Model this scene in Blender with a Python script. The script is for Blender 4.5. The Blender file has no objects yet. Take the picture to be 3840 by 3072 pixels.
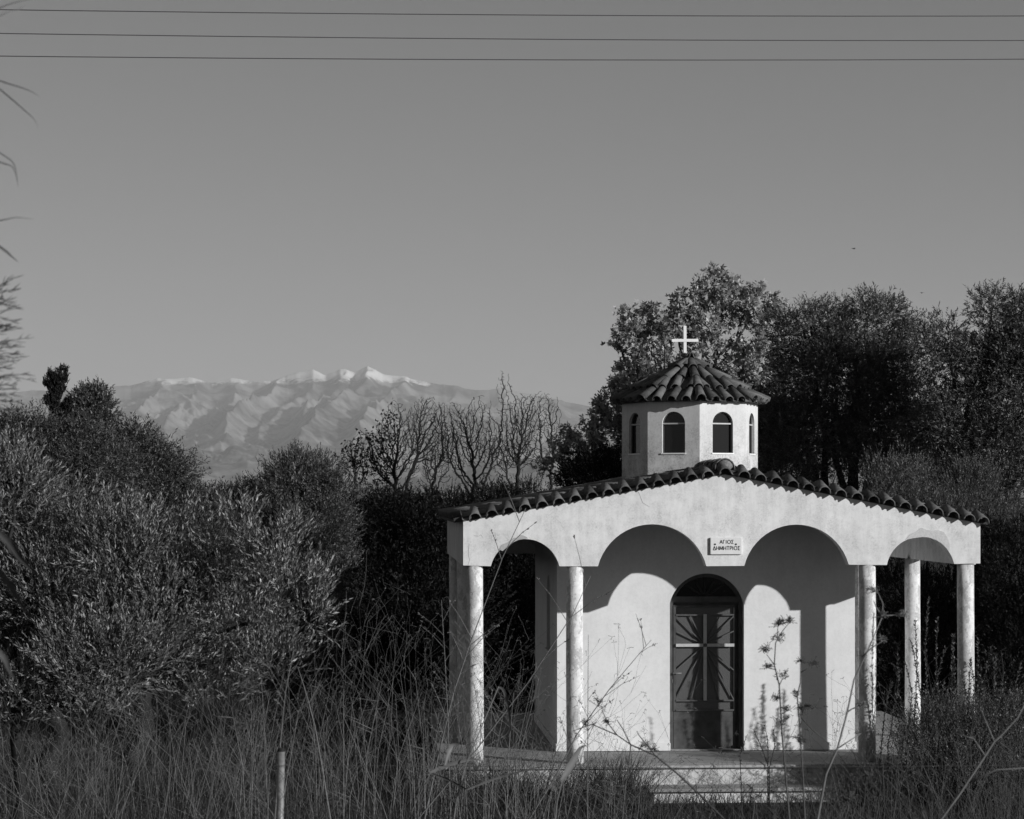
import bpy, bmesh, math, random
import numpy as np
from mathutils import Vector, Matrix

# ------------------------------------------------------------------ camera, sky, sun, exposure
SC = bpy.context.scene
COL = SC.collection
F, CX, HY, CZ = 8533.0, 1920.0, 1868.0, 3.66        # focal length / principal column / horizon row (px of 3840x3072), eye height

cam = bpy.data.cameras.new("camera")
cam.sensor_fit = 'HORIZONTAL'; cam.sensor_width = 36.0
cam.lens = 36.0 * F / 3840.0
cam.shift_y = (HY - 1536.0) / 3840.0
cam.clip_start = 0.1; cam.clip_end = 120000.0
camo = bpy.data.objects.new("camera", cam); COL.objects.link(camo)
camo.location = (0, 0, CZ); camo.rotation_euler = (math.radians(90), 0, 0)
SC.camera = camo
cam.dof.use_dof = True; cam.dof.focus_distance = 28.5; cam.dof.aperture_fstop = 9.0

SUN_VEC = Vector((1.88, -1.29, 0.642)).normalized()  # towards the sun
SUN_EL = math.asin(SUN_VEC.z); SUN_ROT = math.atan2(SUN_VEC.x, SUN_VEC.y)
w = bpy.data.worlds.new("World"); SC.world = w; w.use_nodes = True
nt = w.node_tree; nt.nodes.clear()
sky = nt.nodes.new('ShaderNodeTexSky'); sky.sky_type = 'NISHITA'; sky.sun_disc = False
sky.sun_elevation = SUN_EL; sky.sun_rotation = SUN_ROT; sky.air_density = 1.0; sky.dust_density = 0.0; sky.ozone_density = 1.0
bw = nt.nodes.new('ShaderNodeSeparateColor'); bg = nt.nodes.new('ShaderNodeBackground'); ow = nt.nodes.new('ShaderNodeOutputWorld')
bg.inputs[1].default_value = 0.0445
nt.links.new(sky.outputs[0], bw.inputs[0]); nt.links.new(bw.outputs[1], bg.inputs[0]); nt.links.new(bg.outputs[0], ow.inputs[0])

sl = bpy.data.lights.new("sun", 'SUN'); sl.energy = 5.0; sl.angle = math.radians(0.53); sl.color = (1, 1, 1)
so = bpy.data.objects.new("sun", sl); COL.objects.link(so)
so.rotation_euler = (-SUN_VEC).to_track_quat('-Z', 'Y').to_euler(); so.location = (20, -20, 30)

SC.view_settings.view_transform = 'Standard'; SC.view_settings.look = 'None'
SC.view_settings.exposure = -0.18; SC.view_settings.gamma = 1.0; SC.view_settings.use_curve_mapping = False
SC.render.engine = 'CYCLES'
SC.cycles.max_bounces = 6; SC.cycles.diffuse_bounces = 2; SC.cycles.volume_bounces = 1; SC.cycles.transparent_max_bounces = 8
SC.cycles.use_denoising = True

# ------------------------------------------------------------------ helpers
def at(px, py, y):
    return Vector(((px - CX) / F * y, y, CZ - (py - HY) / F * y))

def ground_h(x, y):
    x = np.asarray(x, float); y = np.asarray(y, float)
    t = np.clip((y - 6) / 14.0, 0, 1); t = t * t * (3 - 2 * t)
    b = 2.0 * (1 - t)
    r = np.hypot(x, y)
    n = 0.05 * np.sin(x * 0.9 + 1.3) * np.cos(y * 0.7) + 0.03 * np.sin(x * 2.1 + y * 1.7)
    k = np.clip(np.maximum(np.abs(x - 2.7) - 3.6, np.abs(y - 31) - 4.0) / 1.0, 0, 1)
    return b + n * k * np.clip((200 - r) / 100, 0, 1) - 0.02
def gh(x, y): return float(ground_h(x, y))

def mesh_np(name, V, faces_flat, counts, mat, parent=None, tone=None, smooth=False):
    me = bpy.data.meshes.new(name)
    V = np.ascontiguousarray(V, np.float32).reshape(-1, 3)
    counts = np.asarray(counts, np.int32); faces_flat = np.asarray(faces_flat, np.int32)
    me.vertices.add(len(V)); me.vertices.foreach_set('co', V.ravel())
    me.loops.add(len(faces_flat)); me.loops.foreach_set('vertex_index', faces_flat)
    me.polygons.add(len(counts))
    st = np.zeros(len(counts), np.int32); st[1:] = np.cumsum(counts)[:-1]
    me.polygons.foreach_set('loop_start', st); me.polygons.foreach_set('loop_total', counts)
    if smooth: me.polygons.foreach_set('use_smooth', np.ones(len(counts), bool))
    if tone is not None:
        a = me.attributes.new('tone', 'FLOAT', 'FACE'); a.data.foreach_set('value', np.asarray(tone, np.float32))
    me.update(calc_edges=True)
    me.materials.append(mat)
    o = bpy.data.objects.new(name, me); COL.objects.link(o)
    if parent is not None: o.parent = parent
    return o

class MB:
    """collects simple shapes, build() links them as one mesh object"""
    def __init__(s): s.v = []; s.f = []
    def box(s, a, b):
        x0, y0, z0 = a; x1, y1, z1 = b; n = len(s.v)
        s.v += [(x0,y0,z0),(x1,y0,z0),(x1,y1,z0),(x0,y1,z0),(x0,y0,z1),(x1,y0,z1),(x1,y1,z1),(x0,y1,z1)]
        s.f += [[n+i for i in q] for q in ((0,3,2,1),(4,5,6,7),(0,1,5,4),(1,2,6,5),(2,3,7,6),(3,0,4,7))]
        return s
    def tube(s, pts, r, n=6, cap=True):
        pts = [Vector(p) for p in pts]
        if not hasattr(r, '__len__'): r = [r] * len(pts)
        base = len(s.v); prev = None
        for i, p in enumerate(pts):
            t = (pts[min(i+1, len(pts)-1)] - pts[max(i-1, 0)])
            t = t.normalized() if t.length > 1e-9 else Vector((0, 0, 1))
            if prev is None:
                a = t.cross(Vector((0, 0, 1)) if abs(t.z) < 0.9 else Vector((1, 0, 0))).normalized()
            else:
                a = prev - t * prev.dot(t)
                a = a.normalized() if a.length > 1e-6 else t.orthogonal().normalized()
            prev = a; b = t.cross(a)
            for k in range(n):
                an = 2 * math.pi * k / n
                s.v.append(tuple(p + (a * math.cos(an) + b * math.sin(an)) * r[i]))
        for i in range(len(pts) - 1):
            for k in range(n):
                k2 = (k + 1) % n
                s.f.append([base+i*n+k, base+i*n+k2, base+(i+1)*n+k2, base+(i+1)*n+k])
        if cap:
            s.f.append([base + k for k in range(n)][::-1]); e = base + (len(pts)-1)*n
            s.f.append([e + k for k in range(n)])
        return s
    def bar(s, p, q, wx, wy):
        """rectangular bar from p to q (in a u-w plane); wx width in plane, wy thickness along local y"""
        p = Vector(p); q = Vector(q); t = (q - p).normalized(); y = Vector((0, 1, 0)); a = t.cross(y).normalized() * wx / 2; y = y * wy / 2
        n = len(s.v)
        for c in (p, q):
            for sa, sy in ((-1,-1),(1,-1),(1,1),(-1,1)): s.v.append(tuple(c + a * sa + y * sy))
        s.f += [[n+i for i in g] for g in ((3,2,1,0),(4,5,6,7),(0,1,5,4),(1,2,6,5),(2,3,7,6),(3,0,4,7))]
        return s
    def prism(s, poly, y0, y1):
        """poly: list of (u,w) possibly concave, extruded along local y"""
        bm = bmesh.new()
        a = [bm.verts.new((u, y0, w_)) for u, w_ in poly]; b = [bm.verts.new((u, y1, w_)) for u, w_ in poly]
        bm.faces.new(a); bm.faces.new(b[::-1])
        for i in range(len(poly)):
            j = (i + 1) % len(poly); bm.faces.new([a[j], a[i], b[i], b[j]])
        bm.normal_update()
        bmesh.ops.triangulate(bm, faces=[f for f in bm.faces if len(f.verts) > 4], ngon_method='EAR_CLIP')
        bm.normal_update(); bm.verts.index_update(); n = len(s.v)
        s.v += [tuple(v.co) for v in bm.verts]; s.f += [[n + v.index for v in f.verts] for f in bm.faces]
        bm.free(); return s
    def xform(s, M):
        s.v = [tuple(M @ Vector(v)) for v in s.v]; return s
    def build(s, name, mat, parent=None, smooth=False, bevel=0):
        me = bpy.data.meshes.new(name); me.from_pydata(s.v, [], s.f)
        bm = bmesh.new(); bm.from_mesh(me); bmesh.ops.recalc_face_normals(bm, faces=bm.faces)
        if bevel:
            ed = [e for e in bm.edges if len(e.link_faces) == 2 and e.calc_face_angle(0) > 0.6]
            bmesh.ops.bevel(bm, geom=ed, offset=bevel, segments=2, affect='EDGES', profile=0.6)
        bm.to_mesh(me); bm.free()
        if smooth:
            me.polygons.foreach_set('use_smooth', np.ones(len(me.polygons), bool))
        me.materials.append(mat); me.update()
        o = bpy.data.objects.new(name, me); COL.objects.link(o)
        if parent is not None: o.parent = parent
        return o

def empty(name, loc, rz=0.0):
    o = bpy.data.objects.new(name, None); COL.objects.link(o); o.empty_display_size = 0.2
    o.location = loc; o.rotation_euler = (0, 0, rz); return o
def tag(o, label=None, cat=None, group=None, kind=None):
    if label: o['label'] = label
    if cat: o['category'] = cat
    if group: o['group'] = group
    if kind: o['kind'] = kind
    return o
def inst(src, name, parent, M):
    o = bpy.data.objects.new(name, src if isinstance(src, bpy.types.Mesh) else src.data); COL.objects.link(o)
    o.parent = parent; o.matrix_local = M; return o

# ------------------------------------------------------------------ materials (greys: the photograph is black and white)
def new_mat(name, rough=0.8, spec=0.3):
    m = bpy.data.materials.new(name); m.use_nodes = True
    p = m.node_tree.nodes['Principled BSDF']; p.inputs['Roughness'].default_value = rough
    p.inputs['Specular IOR Level'].default_value = spec
    return m, m.node_tree, p
def g3(v): return (v, v, v, 1)
def noise(t, scale, detail=5, rough=0.6, vec=None, stretch=None):
    n = t.nodes.new('ShaderNodeTexNoise'); n.inputs['Scale'].default_value = scale; n.inputs['Detail'].default_value = detail; n.inputs['Roughness'].default_value = rough
    tc = t.nodes.new('ShaderNodeTexCoord'); src = tc.outputs['Object']
    if stretch:
        mp = t.nodes.new('ShaderNodeMapping'); mp.inputs['Scale'].default_value = stretch
        t.links.new(src, mp.inputs[0]); src = mp.outputs[0]
    t.links.new(src, n.inputs['Vector']); return n.outputs[0]
def ramp(t, fac, stops):
    r = t.nodes.new('ShaderNodeValToRGB'); e = r.color_ramp.elements
    while len(e) < len(stops): e.new(0.5)
    for i, (p, v) in enumerate(stops): e[i].position = p; e[i].color = g3(v)
    t.links.new(fac, r.inputs[0]); return r.outputs[0]
def mul(t, a, b, mode='MULTIPLY', fac=1.0):
    m = t.nodes.new('ShaderNodeMix'); m.data_type = 'RGBA'; m.blend_type = mode; m.inputs[0].default_value = fac
    t.links.new(a, m.inputs[6]); t.links.new(b, m.inputs[7]); return m.outputs[2]
def bump(t, p, h, strength=0.3, dist=0.01):
    b = t.nodes.new('ShaderNodeBump'); b.inputs['Strength'].default_value = strength; b.inputs['Distance'].default_value = dist
    t.links.new(h, b.inputs['Height']); t.links.new(b.outputs[0], p.inputs['Normal'])
def noisy(name, lo, hi, scale, rough=0.8, spec=0.3, bscale=None, bstr=0.3, bdist=0.01, stretch=None):
    m, t, p = new_mat(name, rough, spec)
    c = ramp(t, noise(t, scale, stretch=stretch), [(0.3, lo), (0.7, hi)]); t.links.new(c, p.inputs['Base Color'])
    if bscale: bump(t, p, noise(t, bscale), bstr, bdist)
    return m

def plaster_mat(name, base, dirt, amount, zlo=None, zhi=None, thr=(0.47, 0.66), streak=0.93):
    """white lime plaster with soft stains, speckled mould and hair cracks; dirt gathers between heights zlo..zhi"""
    m, t, p = new_mat(name, 0.9, 0.15)
    soft = ramp(t, noise(t, 1.6, 6, 0.65), [(0.35, base * 0.90), (0.6, base)])
    fine = ramp(t, noise(t, 22, 4, 0.7), [(0.3, 0.93), (0.6, 1.0)])
    c = mul(t, mul(t, soft, fine), ramp(t, noise(t, 3.0, 5, 0.6, stretch=(4.0, 4.0, 0.45)), [(0.38, streak), (0.6, 1.0)]))
    mask = ramp(t, noise(t, 4.0, 8, 0.75), [(thr[0], 0.0), (thr[1], 1.0)])
    spk = ramp(t, noise(t, 45, 3, 0.8), [(0.42, 0.25), (0.62, 1.0)])
    mk = mul(t, mask, spk)
    if zlo is not None:
        tc = t.nodes.new('ShaderNodeTexCoord'); sx = t.nodes.new('ShaderNodeSeparateXYZ'); t.links.new(tc.outputs['Object'], sx.inputs[0])
        mr = t.nodes.new('ShaderNodeMapRange'); mr.inputs['From Min'].default_value = zhi; mr.inputs['From Max'].default_value = zlo
        t.links.new(sx.outputs[2], mr.inputs['Value'])
        mm = t.nodes.new('ShaderNodeMath'); mm.operation = 'MULTIPLY'; bwn = t.nodes.new('ShaderNodeRGBToBW'); t.links.new(mk, bwn.inputs[0])
        t.links.new(bwn.outputs[0], mm.inputs[0]); t.links.new(mr.outputs[0], mm.inputs[1]); mk = mm.outputs[0]
    mx = t.nodes.new('ShaderNodeMix'); mx.data_type = 'RGBA'
    sc_ = t.nodes.new('ShaderNodeMath'); sc_.operation = 'MULTIPLY'; sc_.inputs[1].default_value = amount
    t.links.new(mk, sc_.inputs[0]); t.links.new(sc_.outputs[0], mx.inputs[0]); t.links.new(c, mx.inputs[6]); mx.inputs[7].default_value = g3(dirt)
    t.links.new(mx.outputs[2], p.inputs['Base Color'])
    bump(t, p, noise(t, 30, 6, 0.7), 0.25, 0.006)
    return m
M_FACADE = plaster_mat('facade plaster', 0.81, 0.26, 0.62, None, None, (0.44, 0.66), 0.90)
M_NAOS = plaster_mat('naos plaster', 0.80, 0.55, 0.12, None, None, (0.47, 0.66), 0.97)
M_DRUM = plaster_mat('drum plaster', 0.74, 0.08, 1.0, 3.8, 5.0, (0.38, 0.60))
def column_mat():
    m, t, p = new_mat('peeling column paint', 0.9, 0.15)
    peel = ramp(t, noise(t, 5.5, 7, 0.72, stretch=(1, 1, 0.6)), [(0.49, 0.0), (0.515, 1.0)])
    mx = t.nodes.new('ShaderNodeMix'); mx.data_type = 'RGBA'; t.links.new(peel, mx.inputs[0])
    a = ramp(t, noise(t, 25, 5), [(0.3, 0.60), (0.6, 0.76)]); b = ramp(t, noise(t, 40, 5), [(0.3, 0.40), (0.6, 0.54)])
    t.links.new(a, mx.inputs[6]); t.links.new(b, mx.inputs[7]); t.links.new(mx.outputs[2], p.inputs['Base Color'])
    bump(t, p, mul(t, peel, noise(t, 60, 5), 'MIX', 0.4), 0.5, 0.008)
    return m
M_COL = column_mat()
def tile_mat():
    m, t, p = new_mat('clay tile', 0.85, 0.2)
    oi = t.nodes.new('ShaderNodeObjectInfo')
    c1 = ramp(t, oi.outputs['Random'], [(0.0, 0.06), (1.0, 0.16)])
    c2 = ramp(t, noise(t, 14, 5), [(0.3, 0.65), (0.7, 1.2)])
    c = mul(t, c1, c2)
    lich = ramp(t, noise(t, 28, 6, 0.8), [(0.55, 0.0), (0.68, 1.0)])
    mx = t.nodes.new('ShaderNodeMix'); mx.data_type = 'RGBA'; t.links.new(lich, mx.inputs[0]); t.links.new(c, mx.inputs[6]); mx.inputs[7].default_value = g3(0.17)
    t.links.new(mx.outputs[2], p.inputs['Base Color']); bump(t, p, noise(t, 60, 4), 0.3, 0.004)
    return m
M_TILE = tile_mat()
M_DECK = noisy('dark mortar deck', 0.03, 0.07, 12)
M_MORTAR = noisy('weathered mortar', 0.10, 0.24, 40, bscale=80)
M_WHITE = noisy('white enamel', 0.78, 0.86, 20, 0.5)
M_DOOR = noisy('weathered dark door metal', 0.035, 0.09, 7, 0.55, 0.4, stretch=(1, 1, 1))
M_DOORBAR = noisy('painted door bars', 0.07, 0.11, 20, 0.5, 0.4)
M_CROSSBAR = noisy('pale painted cross bars', 0.45, 0.55, 20, 0.5)
def glass_mat(name, base, rough, spec):
    m, t, p = new_mat(name, rough, spec); p.inputs['Base Color'].default_value = g3(base)
    b = t.nodes.new('ShaderNodeTexVoronoi'); b.inputs['Scale'].default_value = 110
    tc = t.nodes.new('ShaderNodeTexCoord'); t.links.new(tc.outputs['Object'], b.inputs['Vector'])
    bump(t, p, b.outputs['Distance'], 0.6, 0.004); return m
M_RGLASS = glass_mat('ribbed door glass', 0.095, 0.25, 0.6)
m, t, p = new_mat('dark window glass', 0.08, 0.5); p.inputs['Base Color'].default_value = g3(0.008); M_GLASS = m
M_STONE = noisy('platform screed', 0.22, 0.36, 9, 0.85, bscale=30, bstr=0.2)
M_NOSE = noisy('step edging stone', 0.28, 0.46, 14, 0.8, bscale=40)
M_RISER = plaster_mat('stained riser', 0.68, 0.10, 1.0, None, None, (0.42, 0.55))
M_STEP = plaster_mat('whitewashed step riser', 0.78, 0.16, 0.6, None, None, (0.46, 0.62))
M_MARBLE = noisy('plaque marble', 0.70, 0.78, 15, 0.5)
M_INK = noisy('engraved paint', 0.02, 0.03, 10)
M_PATCH = noisy('bare render patch', 0.50, 0.62, 30, bscale=60)
M_PATCHD = noisy('flaked darker render', 0.36, 0.48, 30, bscale=60)
M_METAL = noisy('galvanised steel', 0.09, 0.26, 22, 0.45, 0.5)
M_CABLE = noisy('cable sheath', 0.05, 0.06, 5)
M_BIRD = noisy('dark feathers', 0.02, 0.03, 5)
M_BARK = noisy('grey bark', 0.05, 0.14, 9, bscale=25, bstr=0.8, bdist=0.03, stretch=(1, 1, 0.3))
M_DBARK = noisy('dark bark', 0.010, 0.024, 9, bscale=25, bstr=0.6, bdist=0.02)
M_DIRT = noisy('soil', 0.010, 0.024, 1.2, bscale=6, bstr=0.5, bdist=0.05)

def leaf_mat(name, base, rough=0.5, spec=0.4, trans=0.15):
    m, t, p = new_mat(name, rough, spec)
    a = t.nodes.new('ShaderNodeAttribute'); a.attribute_name = 'tone'
    v = t.nodes.new('ShaderNodeMath'); v.operation = 'MULTIPLY'; v.inputs[1].default_value = base
    t.links.new(a.outputs['Fac'], v.inputs[0]); t.links.new(v.outputs[0], p.inputs['Base Color'])
    tr = t.nodes.new('ShaderNodeBsdfTranslucent'); t.links.new(v.outputs[0], tr.inputs[0])
    mx = t.nodes.new('ShaderNodeMixShader'); mx.inputs[0].default_value = trans
    t.links.new(p.outputs[0], mx.inputs[1]); t.links.new(tr.outputs[0], mx.inputs[2])
    t.links.new(mx.outputs[0], t.nodes['Material Output'].inputs[0]); return m
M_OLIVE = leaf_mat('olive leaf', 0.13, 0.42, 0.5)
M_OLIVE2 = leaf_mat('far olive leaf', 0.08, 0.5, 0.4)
M_OLIVE3 = leaf_mat('darker olive leaf', 0.055, 0.5, 0.35)  # darker leaf colour for the two olives behind the near one
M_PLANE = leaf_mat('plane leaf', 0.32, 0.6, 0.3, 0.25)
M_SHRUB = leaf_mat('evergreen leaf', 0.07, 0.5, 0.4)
M_DARK = leaf_mat('dark evergreen leaf', 0.008, 0.6, 0.25)  # near-black colour carries part of the shade left of the chapel
M_CYP = leaf_mat('cypress leaf', 0.022, 0.7, 0.2)
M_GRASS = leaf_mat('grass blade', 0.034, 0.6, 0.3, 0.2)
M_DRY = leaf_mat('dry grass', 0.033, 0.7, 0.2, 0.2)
M_REED = leaf_mat('reed leaf', 0.20, 0.5, 0.4, 0.25)
M_STALK = noisy('dry stalk', 0.09, 0.17, 30, 0.8)
M_FENNEL = noisy('dark fennel stalk', 0.05, 0.09, 30, 0.8)
M_CANE = noisy('pale dry cane', 0.11, 0.18, 20, 0.8)

# ------------------------------------------------------------------ ground
def build_ground():
    ys = np.concatenate([-np.geomspace(1200, 2, 14), np.linspace(0, 60, 121), np.geomspace(64, 44000, 40)])
    xs = np.concatenate([-np.geomspace(24500, 32, 30), np.linspace(-30, 30, 121), np.geomspace(32, 24500, 30)])
    X, Y = np.meshgrid(xs, ys); Z = ground_h(X, Y)
    V = np.stack([X, Y, Z], -1).reshape(-1, 3); nx = len(xs); ny = len(ys)
    i, j = np.meshgrid(np.arange(nx - 1), np.arange(ny - 1)); a = (j * nx + i).ravel()
    Fc = np.stack([a, a + 1, a + 1 + nx, a + nx], -1)
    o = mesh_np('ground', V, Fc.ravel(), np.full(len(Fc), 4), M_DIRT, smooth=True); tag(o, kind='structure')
build_ground()

# ------------------------------------------------------------------ mountains
def vnoise(x, y, seed):
    xi = np.floor(x).astype(np.int64); yi = np.floor(y).astype(np.int64); fx = x - xi; fy = y - yi
    fx = fx * fx * (3 - 2 * fx); fy = fy * fy * (3 - 2 * fy)
    def h(a, b):
        n = (a * 374761393 + b * 668265263 + seed * 974711) & 0xffffffff
        n = ((n ^ (n >> 13)) * 1274126177) & 0xffffffff
        return ((n ^ (n >> 16)) & 0xffff) / 65535.0
    return (h(xi, yi) * (1 - fx) + h(xi + 1, yi) * fx) * (1 - fy) + (h(xi, yi + 1) * (1 - fx) + h(xi + 1, yi + 1) * fx) * fy
def ridged(x, y, seed, oct=5):
    s = 0; a = 0.5; 
    for k in range(oct):
        s = s + a * (1 - np.abs(2 * vnoise(x * 2 ** k, y * 2 ** k, seed + k) - 1)); a *= 0.5
    return s
SKY_PX = [(-3000,1560),(-1800,1500),(-900,1490),(-400,1478),(0,1472),(120,1466),(265,1467),(348,1444),(413,1453),(515,1439),(590,1419),(645,1420),(719,1418),(794,1437),(868,1420),(942,1430),(1016,1430),(1109,1395),(1174,1386),(1220,1409),(1276,1385),(1304,1388),(1330,1396),(1378,1371),(1434,1400),(1526,1413),(1582,1432),(1684,1444),(1777,1462),(1870,1458),(1962,1472),(2055,1490),(2148,1513),(2200,1523),(2500,1570),(3000,1640),(3600,1690),(4500,1740),(7000,1800)]
def build_mountains():
    px = np.concatenate([np.linspace(-3000, -120, 140), np.linspace(-100, 2400, 640), np.linspace(2420, 7000, 160)]); R0, R1 = 15000.0, 32000.0
    sk = np.interp(px, [a for a, b in SKY_PX], [b for a, b in SKY_PX])
    sk = sk - 12 * (ridged(px / 70, px * 0 + 3.3, 5, 6) - 0.55)
    slope = (HY - sk) / F
    tan = (px - CX) / F
    tt = np.concatenate([np.linspace(0, 1, 260), np.linspace(1.02, 1.35, 14)])
    T, A = np.meshgrid(tt, tan, indexing='ij'); Y = R0 + (R1 - R0) * T
    k = np.exp(-0.5 * (np.arange(-60, 61) / 24.0) ** 2); k /= k.sum(); sm = np.convolve(np.pad(slope, 60, mode='edge'), k, mode='valid')
    S = R1 * (sm[None, :] + (slope - sm)[None, :] * np.clip(T, 0, 1) ** 3)
    gx = A * 32000 / 1000.0; gy = Y / 1000.0
    wx = gx + 1.1 * (vnoise(gx * 0.6, gy * 0.45, 70) - 0.5) + 0.35 * (vnoise(gx * 2.1, gy * 1.3, 71) - 0.5)
    r = ridged(wx * 0.45 + gy * 0.12, gy * 0.15, 11, 6); r = np.clip((r - 0.38) / 0.5, 0, 1)
    PX = CX + A * F; jit = 90 * (vnoise(gy * 0.55 + gx * 0.2, gx * 0.3, 90) - 0.5) + 34 * (vnoise(gy * 1.9, gx * 0.9, 91) - 0.5); cst = np.zeros_like(T)
    for qi, (xt, xb, tb, wd) in enumerate(((1174, 930, 0.40, 95), (1276, 1120, 0.55, 60), (1378, 1090, 0.28, 110), (1330, 1240, 0.6, 45), (1500, 1330, 0.35, 95), (1684, 1540, 0.4, 90), (1870, 1760, 0.4, 90), (2055, 1990, 0.4, 80), (719, 640, 0.45, 80), (590, 470, 0.4, 85), (868, 800, 0.45, 80), (348, 190, 0.25, 110), (1016, 860, 0.5, 70))):
        f = (1 - T) / (1 - tb); cx_ = xt + (xb - xt) * f + jit; cst = np.maximum(cst, np.exp(-np.abs(PX - cx_) / (wd * (0.6 + 0.7 * f))) * np.clip(2.2 - 1.6 * f, 0, 1) * (0.55 + 0.45 * ((qi * 7) % 5) / 4))
    r = np.maximum(r * 0.8, cst); r2 = ridged(wx * 2.3 + gy * 0.5, gy * 0.6, 31, 5)
    prof = np.where(T <= 1, T ** 1.1, 1 - (T - 1) * 2.0)
    amp = np.clip(1 - T, 0, 1) ** 0.45
    h = S * prof * (1 - 0.52 * amp * (1 - r)) * (1 - 0.13 * np.clip((1 - T) * 7, 0, 1) * (1 - r2))
    foot = 300 * np.exp(-((T - 0.14) / 0.09) ** 2) * (0.2 + ridged(gx * 0.5, gy * 0.3, 51, 5)) + 620 * np.exp(-((T - 0.40) / 0.12) ** 2) * (ridged(gx * 0.4 + 3, gy * 0.25, 61, 6) ** 1.5)
    h = np.maximum(h, foot * np.clip(slope[None, :] / 0.045, 0, 1)) + 30 * (r2 - 0.5) * np.clip((1 - T) * 8, 0, 1) + 55 * (ridged(wx * 5.5 + gy * 1.1, gy * 1.3, 77, 4) - 0.5) * np.clip((1 - T) * 9, 0.12, 1) * np.clip(T * 3, 0, 1)
    cap = slope[None, :] * Y * 0.992 + CZ                      # nothing in front may rise above the skyline
    h = np.where(T < 0.985, np.minimum(h, cap), h)
    V = np.stack([A * Y, Y, h - 2.0], -1).reshape(-1, 3); nx = len(px); ny = len(tt)
    i, j = np.meshgrid(np.arange(nx - 1), np.arange(ny - 1)); a = (j * nx + i).ravel()
    Fc = np.stack([a, a + 1, a + 1 + nx, a + nx], -1)
    m, t, p = new_mat('mountain rock and snow', 1.0, 0.0)
    geo = t.nodes.new('ShaderNodeNewGeometry'); sx = t.nodes.new('ShaderNodeSeparateXYZ'); t.links.new(geo.outputs['Position'], sx.inputs[0])
    n1 = t.nodes.new('ShaderNodeTexNoise'); n1.inputs['Scale'].default_value = 0.0011; n1.inputs['Detail'].default_value = 9; n1.inputs['Roughness'].default_value = 0.7
    t.links.new(geo.outputs['Position'], n1.inputs['Vector'])
    rock = ramp(t, n1.outputs[0], [(0.42, 0.05), (0.58, 0.30)])
    n2 = t.nodes.new('ShaderNodeTexNoise'); n2.inputs['Scale'].default_value = 0.006; n2.inputs['Detail'].default_value = 9; n2.inputs['Roughness'].default_value = 0.75
    t.links.new(geo.outputs['Position'], n2.inputs['Vector'])
    zz = t.nodes.new('ShaderNodeMapRange'); zz.inputs['From Min'].default_value = 1420; zz.inputs['From Max'].default_value = 1900; t.links.new(sx.outputs[2], zz.inputs['Value'])
    ad = t.nodes.new('ShaderNodeMath'); ad.operation = 'ADD'; t.links.new(zz.outputs[0], ad.inputs[0]); t.links.new(n2.outputs[0], ad.inputs[1])
    snow = ramp(t, ad.outputs[0], [(0.88, 0.0), (1.02, 1.0)])
    mx = t.nodes.new('ShaderNodeMix'); mx.data_type = 'RGBA'; t.links.new(snow, mx.inputs[0]); t.links.new(rock, mx.inputs[6]); mx.inputs[7].default_value = g3(0.8)
    t.links.new(mx.outputs[2], p.inputs['Base Color'])
    o = mesh_np('mountains', V, Fc.ravel(), np.full(len(Fc), 4), m, smooth=True); tag(o, kind='structure')
build_mountains()

# ------------------------------------------------------------------ chapel
TH = math.radians(3.3975)
CH = empty('chapel', (-0.5964, 27.81, 0.0), TH)
tag(CH, 'small white arcaded chapel with tiled gable roof and octagonal drum', 'chapel')
W = 6.41; APEX = (3.225, 3.95); EL, ER = 3.37, 3.345
D = 1.4                                   # naos wall behind the arcade
def roof_w(u):                            # underside of the roof
    return EL + (APEX[1] - EL) * u / APEX[0] if u <= APEX[0] else ER + (APEX[1] - ER) * (W - u) / (W - APEX[0])
def arch_pts(ul, ur, wl, wr, wt, n=22):
    c = (ul + ur) / 2; h = wt - (wl + wr) / 2; a = (ur - ul) / 2; R = (a * a + h * h) / (2 * h); cz = wt - R
    a0 = math.atan2(wl - cz, -a); a1 = math.atan2(wr - cz, a)
    if a0 < 0: a0 += 2 * math.pi
    return [(c + R * math.cos(a0 + (a1 - a0) * k / n), cz + R * math.sin(a0 + (a1 - a0) * k / n)) for k in range(n + 1)]
ARCH = [(0.338, 1.179, 2.826, 2.824, 3.158), (1.653, 2.993, 2.823, 2.822, 3.338), (3.464, 4.764, 2.825, 2.838, 3.333), (5.24, 6.083, 2.832, 2.845, 3.181)]
poly = [(0.0, 2.837)]
for a in ARCH: poly += arch_pts(*a)
poly += [(W, 2.85), (W, ER), APEX, (0.0, EL)]
front = MB().prism(poly, 0.0, 0.20).build('front_gable_wall', M_FACADE, CH)
for name_, u0, u1 in (('side_beam', 0.004, 0.2), ('side_beam', W - 0.2, W - 0.004)):
    MB().box((u0, 0.202, 2.83), (u1, 6.2, 3.355)).build(name_, M_FACADE, CH)
MB().prism([(0.002, 2.83), (W - 0.002, 2.83), (W - 0.002, ER - 0.002), (APEX[0], APEX[1] - 0.002), (0.002, EL - 0.002)], 6.2, 6.4).build('rear_gable_wall', M_FACADE, CH)

# columns: slightly irregular round shafts standing on the platform
random.seed(4)
def column(u, v, r, top):
    pts = []; rr = []
    for k in range(9):
        f = k / 8; pts.append((u + 0.004 * math.sin(f * 5 + u), v + 0.004 * math.cos(f * 4 + u), 0.39 + (top - 0.39) * f)); rr.append(r * (1.04 - 0.05 * f + 0.012 * math.sin(f * 9 + u * 3)))
    MB().tube(pts, rr, 28).build('column', M_COL, CH, smooth=True)
for u in (0.146, 1.378, 5.018, 6.255): column(u, 0.11, 0.104, 2.835)
for u in (0.135, 6.262): column(u, 2.95, 0.104, 2.832); column(u, 6.28, 0.104, 2.832)
for u in (1.8, 4.6): column(u, 6.29, 0.104, 2.832)

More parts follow.
